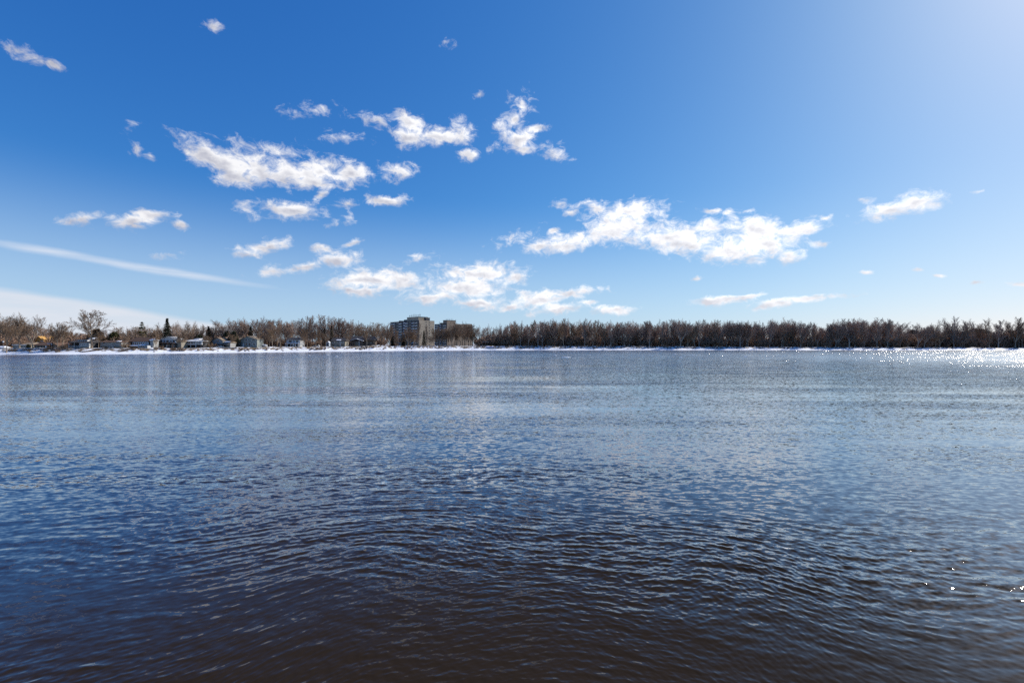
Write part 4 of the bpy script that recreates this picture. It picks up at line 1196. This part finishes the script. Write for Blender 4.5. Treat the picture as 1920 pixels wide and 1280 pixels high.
# covered boat
X, Y, Z = at(919, 9)
o = thing('covered_boat', 'boat under a blue tarpaulin on the snow right of the shelter', 'boat', (X, Y, Z), R(8))
def loft(rings, name, m, parent):
    b = MB(); n = len(rings[0])
    for r_ in rings: b.v += [tuple(p) for p in r_]
    for i in range(len(rings) - 1):
        for j in range(n - 1):
            a = i * n + j; b.f.append((a, a + 1, a + n + 1, a + n))
    b.f.append(tuple(range(n))); b.f.append(tuple((len(rings) - 1) * n + j for j in range(n - 1, -1, -1)))
    return b.build(name, m, parent)
def hull(xs, w, z0, z1):
    return [[(x, -w * k, z1), (x, -w * k * 0.8, z0 + 0.35 * (1 - k)), (x, 0, z0 + 0.45 * (1 - k)), (x, w * k * 0.8, z0 + 0.35 * (1 - k)), (x, w * k, z1)] for x, k in xs]
prof = [(-3.6, 0.75), (-2, 0.95), (0, 1.0), (2, 0.8), (3.2, 0.4), (3.9, 0.08)]
loft(hull(prof, 1.15, 0.15, 1.0), 'hull', W_WHITE, o)
loft([[(x, -1.25 * k, 0.85), (x, -0.9 * k, 1.2), (x, 0, 1.35 + 0.25 * k), (x, 0.9 * k, 1.2), (x, 1.25 * k, 0.85)] for x, k in prof], 'tarpaulin', mat("blue_tarpaulin", (0.03, 0.09, 0.36), 0.5, 0.2, 1.0), o)
# parked cars
def car(px, t, label, rz):
    X, Y, Z = at(px, t)
    o = thing('parked_car', label, 'car', (X, Y, Z), rz, 'white cars by the houses')
    prof = [(-2.1, 0.35), (2.15, 0.35), (2.2, 0.75), (1.9, 0.9), (1.05, 0.98), (0.5, 1.45), (-1.2, 1.5), (-2.0, 1.0), (-2.15, 0.9)]
    b = MB(); b.prism(prof, -0.85, 0.85); b.build('body', W_WHITE, o)
    g = MB(); g.prism([(0.95, 1.0), (0.48, 1.38), (-1.1, 1.42), (-1.75, 1.02)], -0.87, 0.87); g.build('window', GLASS, o)
    for xx in (-1.35, 1.35):
        for yy in (-0.8, 0.8):
            w_ = MB(); w_.tube((xx, yy - 0.11, 0.32), (xx, yy + 0.11, 0.32), 0.33, 0.33, 14); w_.build('wheel', W_DARK, o)
car(413, 18.5, 'white car parked in front of the gable house', 0.1)
car(594, 27, 'white car parked between brown trees left of the tan house', 3.2)

# boulders in the bank
BOULD = mat("grey_brown_boulder", (0.16, 0.125, 0.095), 0.9, scale=1.2, col2=(0.30, 0.26, 0.22))
def boulder_mesh(seed):
    rs = random.Random(seed)
    bm = bmesh.new(); bmesh.ops.create_icosphere(bm, subdivisions=2, radius=1.0)
    sx = rs.uniform(0.7, 1.3)
    for v in bm.verts:
        n = math.sin(v.co.x * 3 + seed) * 0.12 + math.sin(v.co.y * 4.1 + seed * 2) * 0.1 + rs.uniform(-0.07, 0.07)
        v.co = v.co * (1 + n); v.co.x *= sx; v.co.z *= 0.6
    me = bpy.data.meshes.new('boulder'); bm.to_mesh(me); bm.free(); me.materials.append(BOULD)
    return me
BM = [boulder_mesh(i) for i in range(5)]
for i in range(110):
    px = TR.choice((TR.uniform(0, 480), TR.uniform(440, 720), TR.uniform(940, 1240), TR.uniform(1180, 1900)))
    t = TR.uniform(3.0, 14.0)
    X, Y, Z = at(px, t)
    o = link('boulder', BM[i % 5])
    s = TR.uniform(0.25, 0.75)
    o.location = (X, Y, Z + 0.1 * s); o.scale = (s, s, s); o.rotation_euler = (0, 0, TR.uniform(0, 6.28))
    tag(o, 'dark boulder poking out of the snowy bank, one of many alike', 'boulder', 'boulders in the snowy bank')
# heap of snow covered rocks
for i in range(26):
    X, Y, Z = at(680 + TR.gauss(0, 6), 9 + TR.gauss(0, 2.5))
    o = link('boulder', BM[i % 5]); s = TR.uniform(0.4, 0.9)
    o.location = (X, Y, Z + 0.25); o.scale = (s, s, s); o.rotation_euler = (0, 0, TR.uniform(0, 6.28))
    tag(o, 'grey rock of the heap below the chalet, one of a pile', 'boulder', 'rocks heaped below the chalet')

# ice floes drifting on the river
ICE = mat("floating_ice", (0.86, 0.88, 0.90), 0.4, 0.05, 1.0)
def floe(px, py, half, label):
    Y = EYE * 853.3 / (py - 645.0)
    X = wx(px, Y)
    rs = random.Random(int(px))
    n = 14; ring = []
    for i in range(n):
        a = 6.2832 * i / n; r_ = half * rs.uniform(0.75, 1.1)
        ring.append((math.cos(a) * r_, math.sin(a) * r_ * 0.8))
    b = MB(); k = len(b.v)
    b.v += [(x, y, -0.25) for x, y in ring] + [(x * 0.96, y * 0.96, 0.18) for x, y in ring] + [(0, 0, 0.30)]
    for i in range(n):
        j = (i + 1) % n
        b.f.append((i, j, n + j, n + i)); b.f.append((n + i, n + j, 2 * n))
    b.f.append(tuple(range(n - 1, -1, -1)))
    o = b.build('ice_floe', ICE)
    o.location = (X, Y, 0.0)
    tag(o, label, 'ice floe', 'ice floes on the river')
floe(1061, 669.5, 2.1, 'longest thin white ice floe on the open water')
floe(1041, 666.6, 0.8, 'short ice floe just left of the longest one')
floe(613, 665.3, 0.7, 'tiny ice floe off the brown shore rocks left of centre')
floe(631, 668.2, 0.5, 'tiny ice floe nearest the camera left of centre')
floe(580, 666.4, 0.6, 'tiny ice floe off the white pillared house')
floe(830, 667.4, 0.6, 'tiny ice floe off the pale end wall of the apartment block')
floe(877, 663.5, 1.0, 'ice floe off the smaller apartment block')
floe(1277, 669.8, 0.7, 'ice floe right of centre nearest the camera')
floe(1266, 664.2, 0.9, 'ice floe right of centre close to the far shore')
floe(1299, 666.6, 0.7, 'small ice floe right of the pair off the long wood')
floe(1398, 668.4, 0.8, 'ice floe farthest right off the long wood')
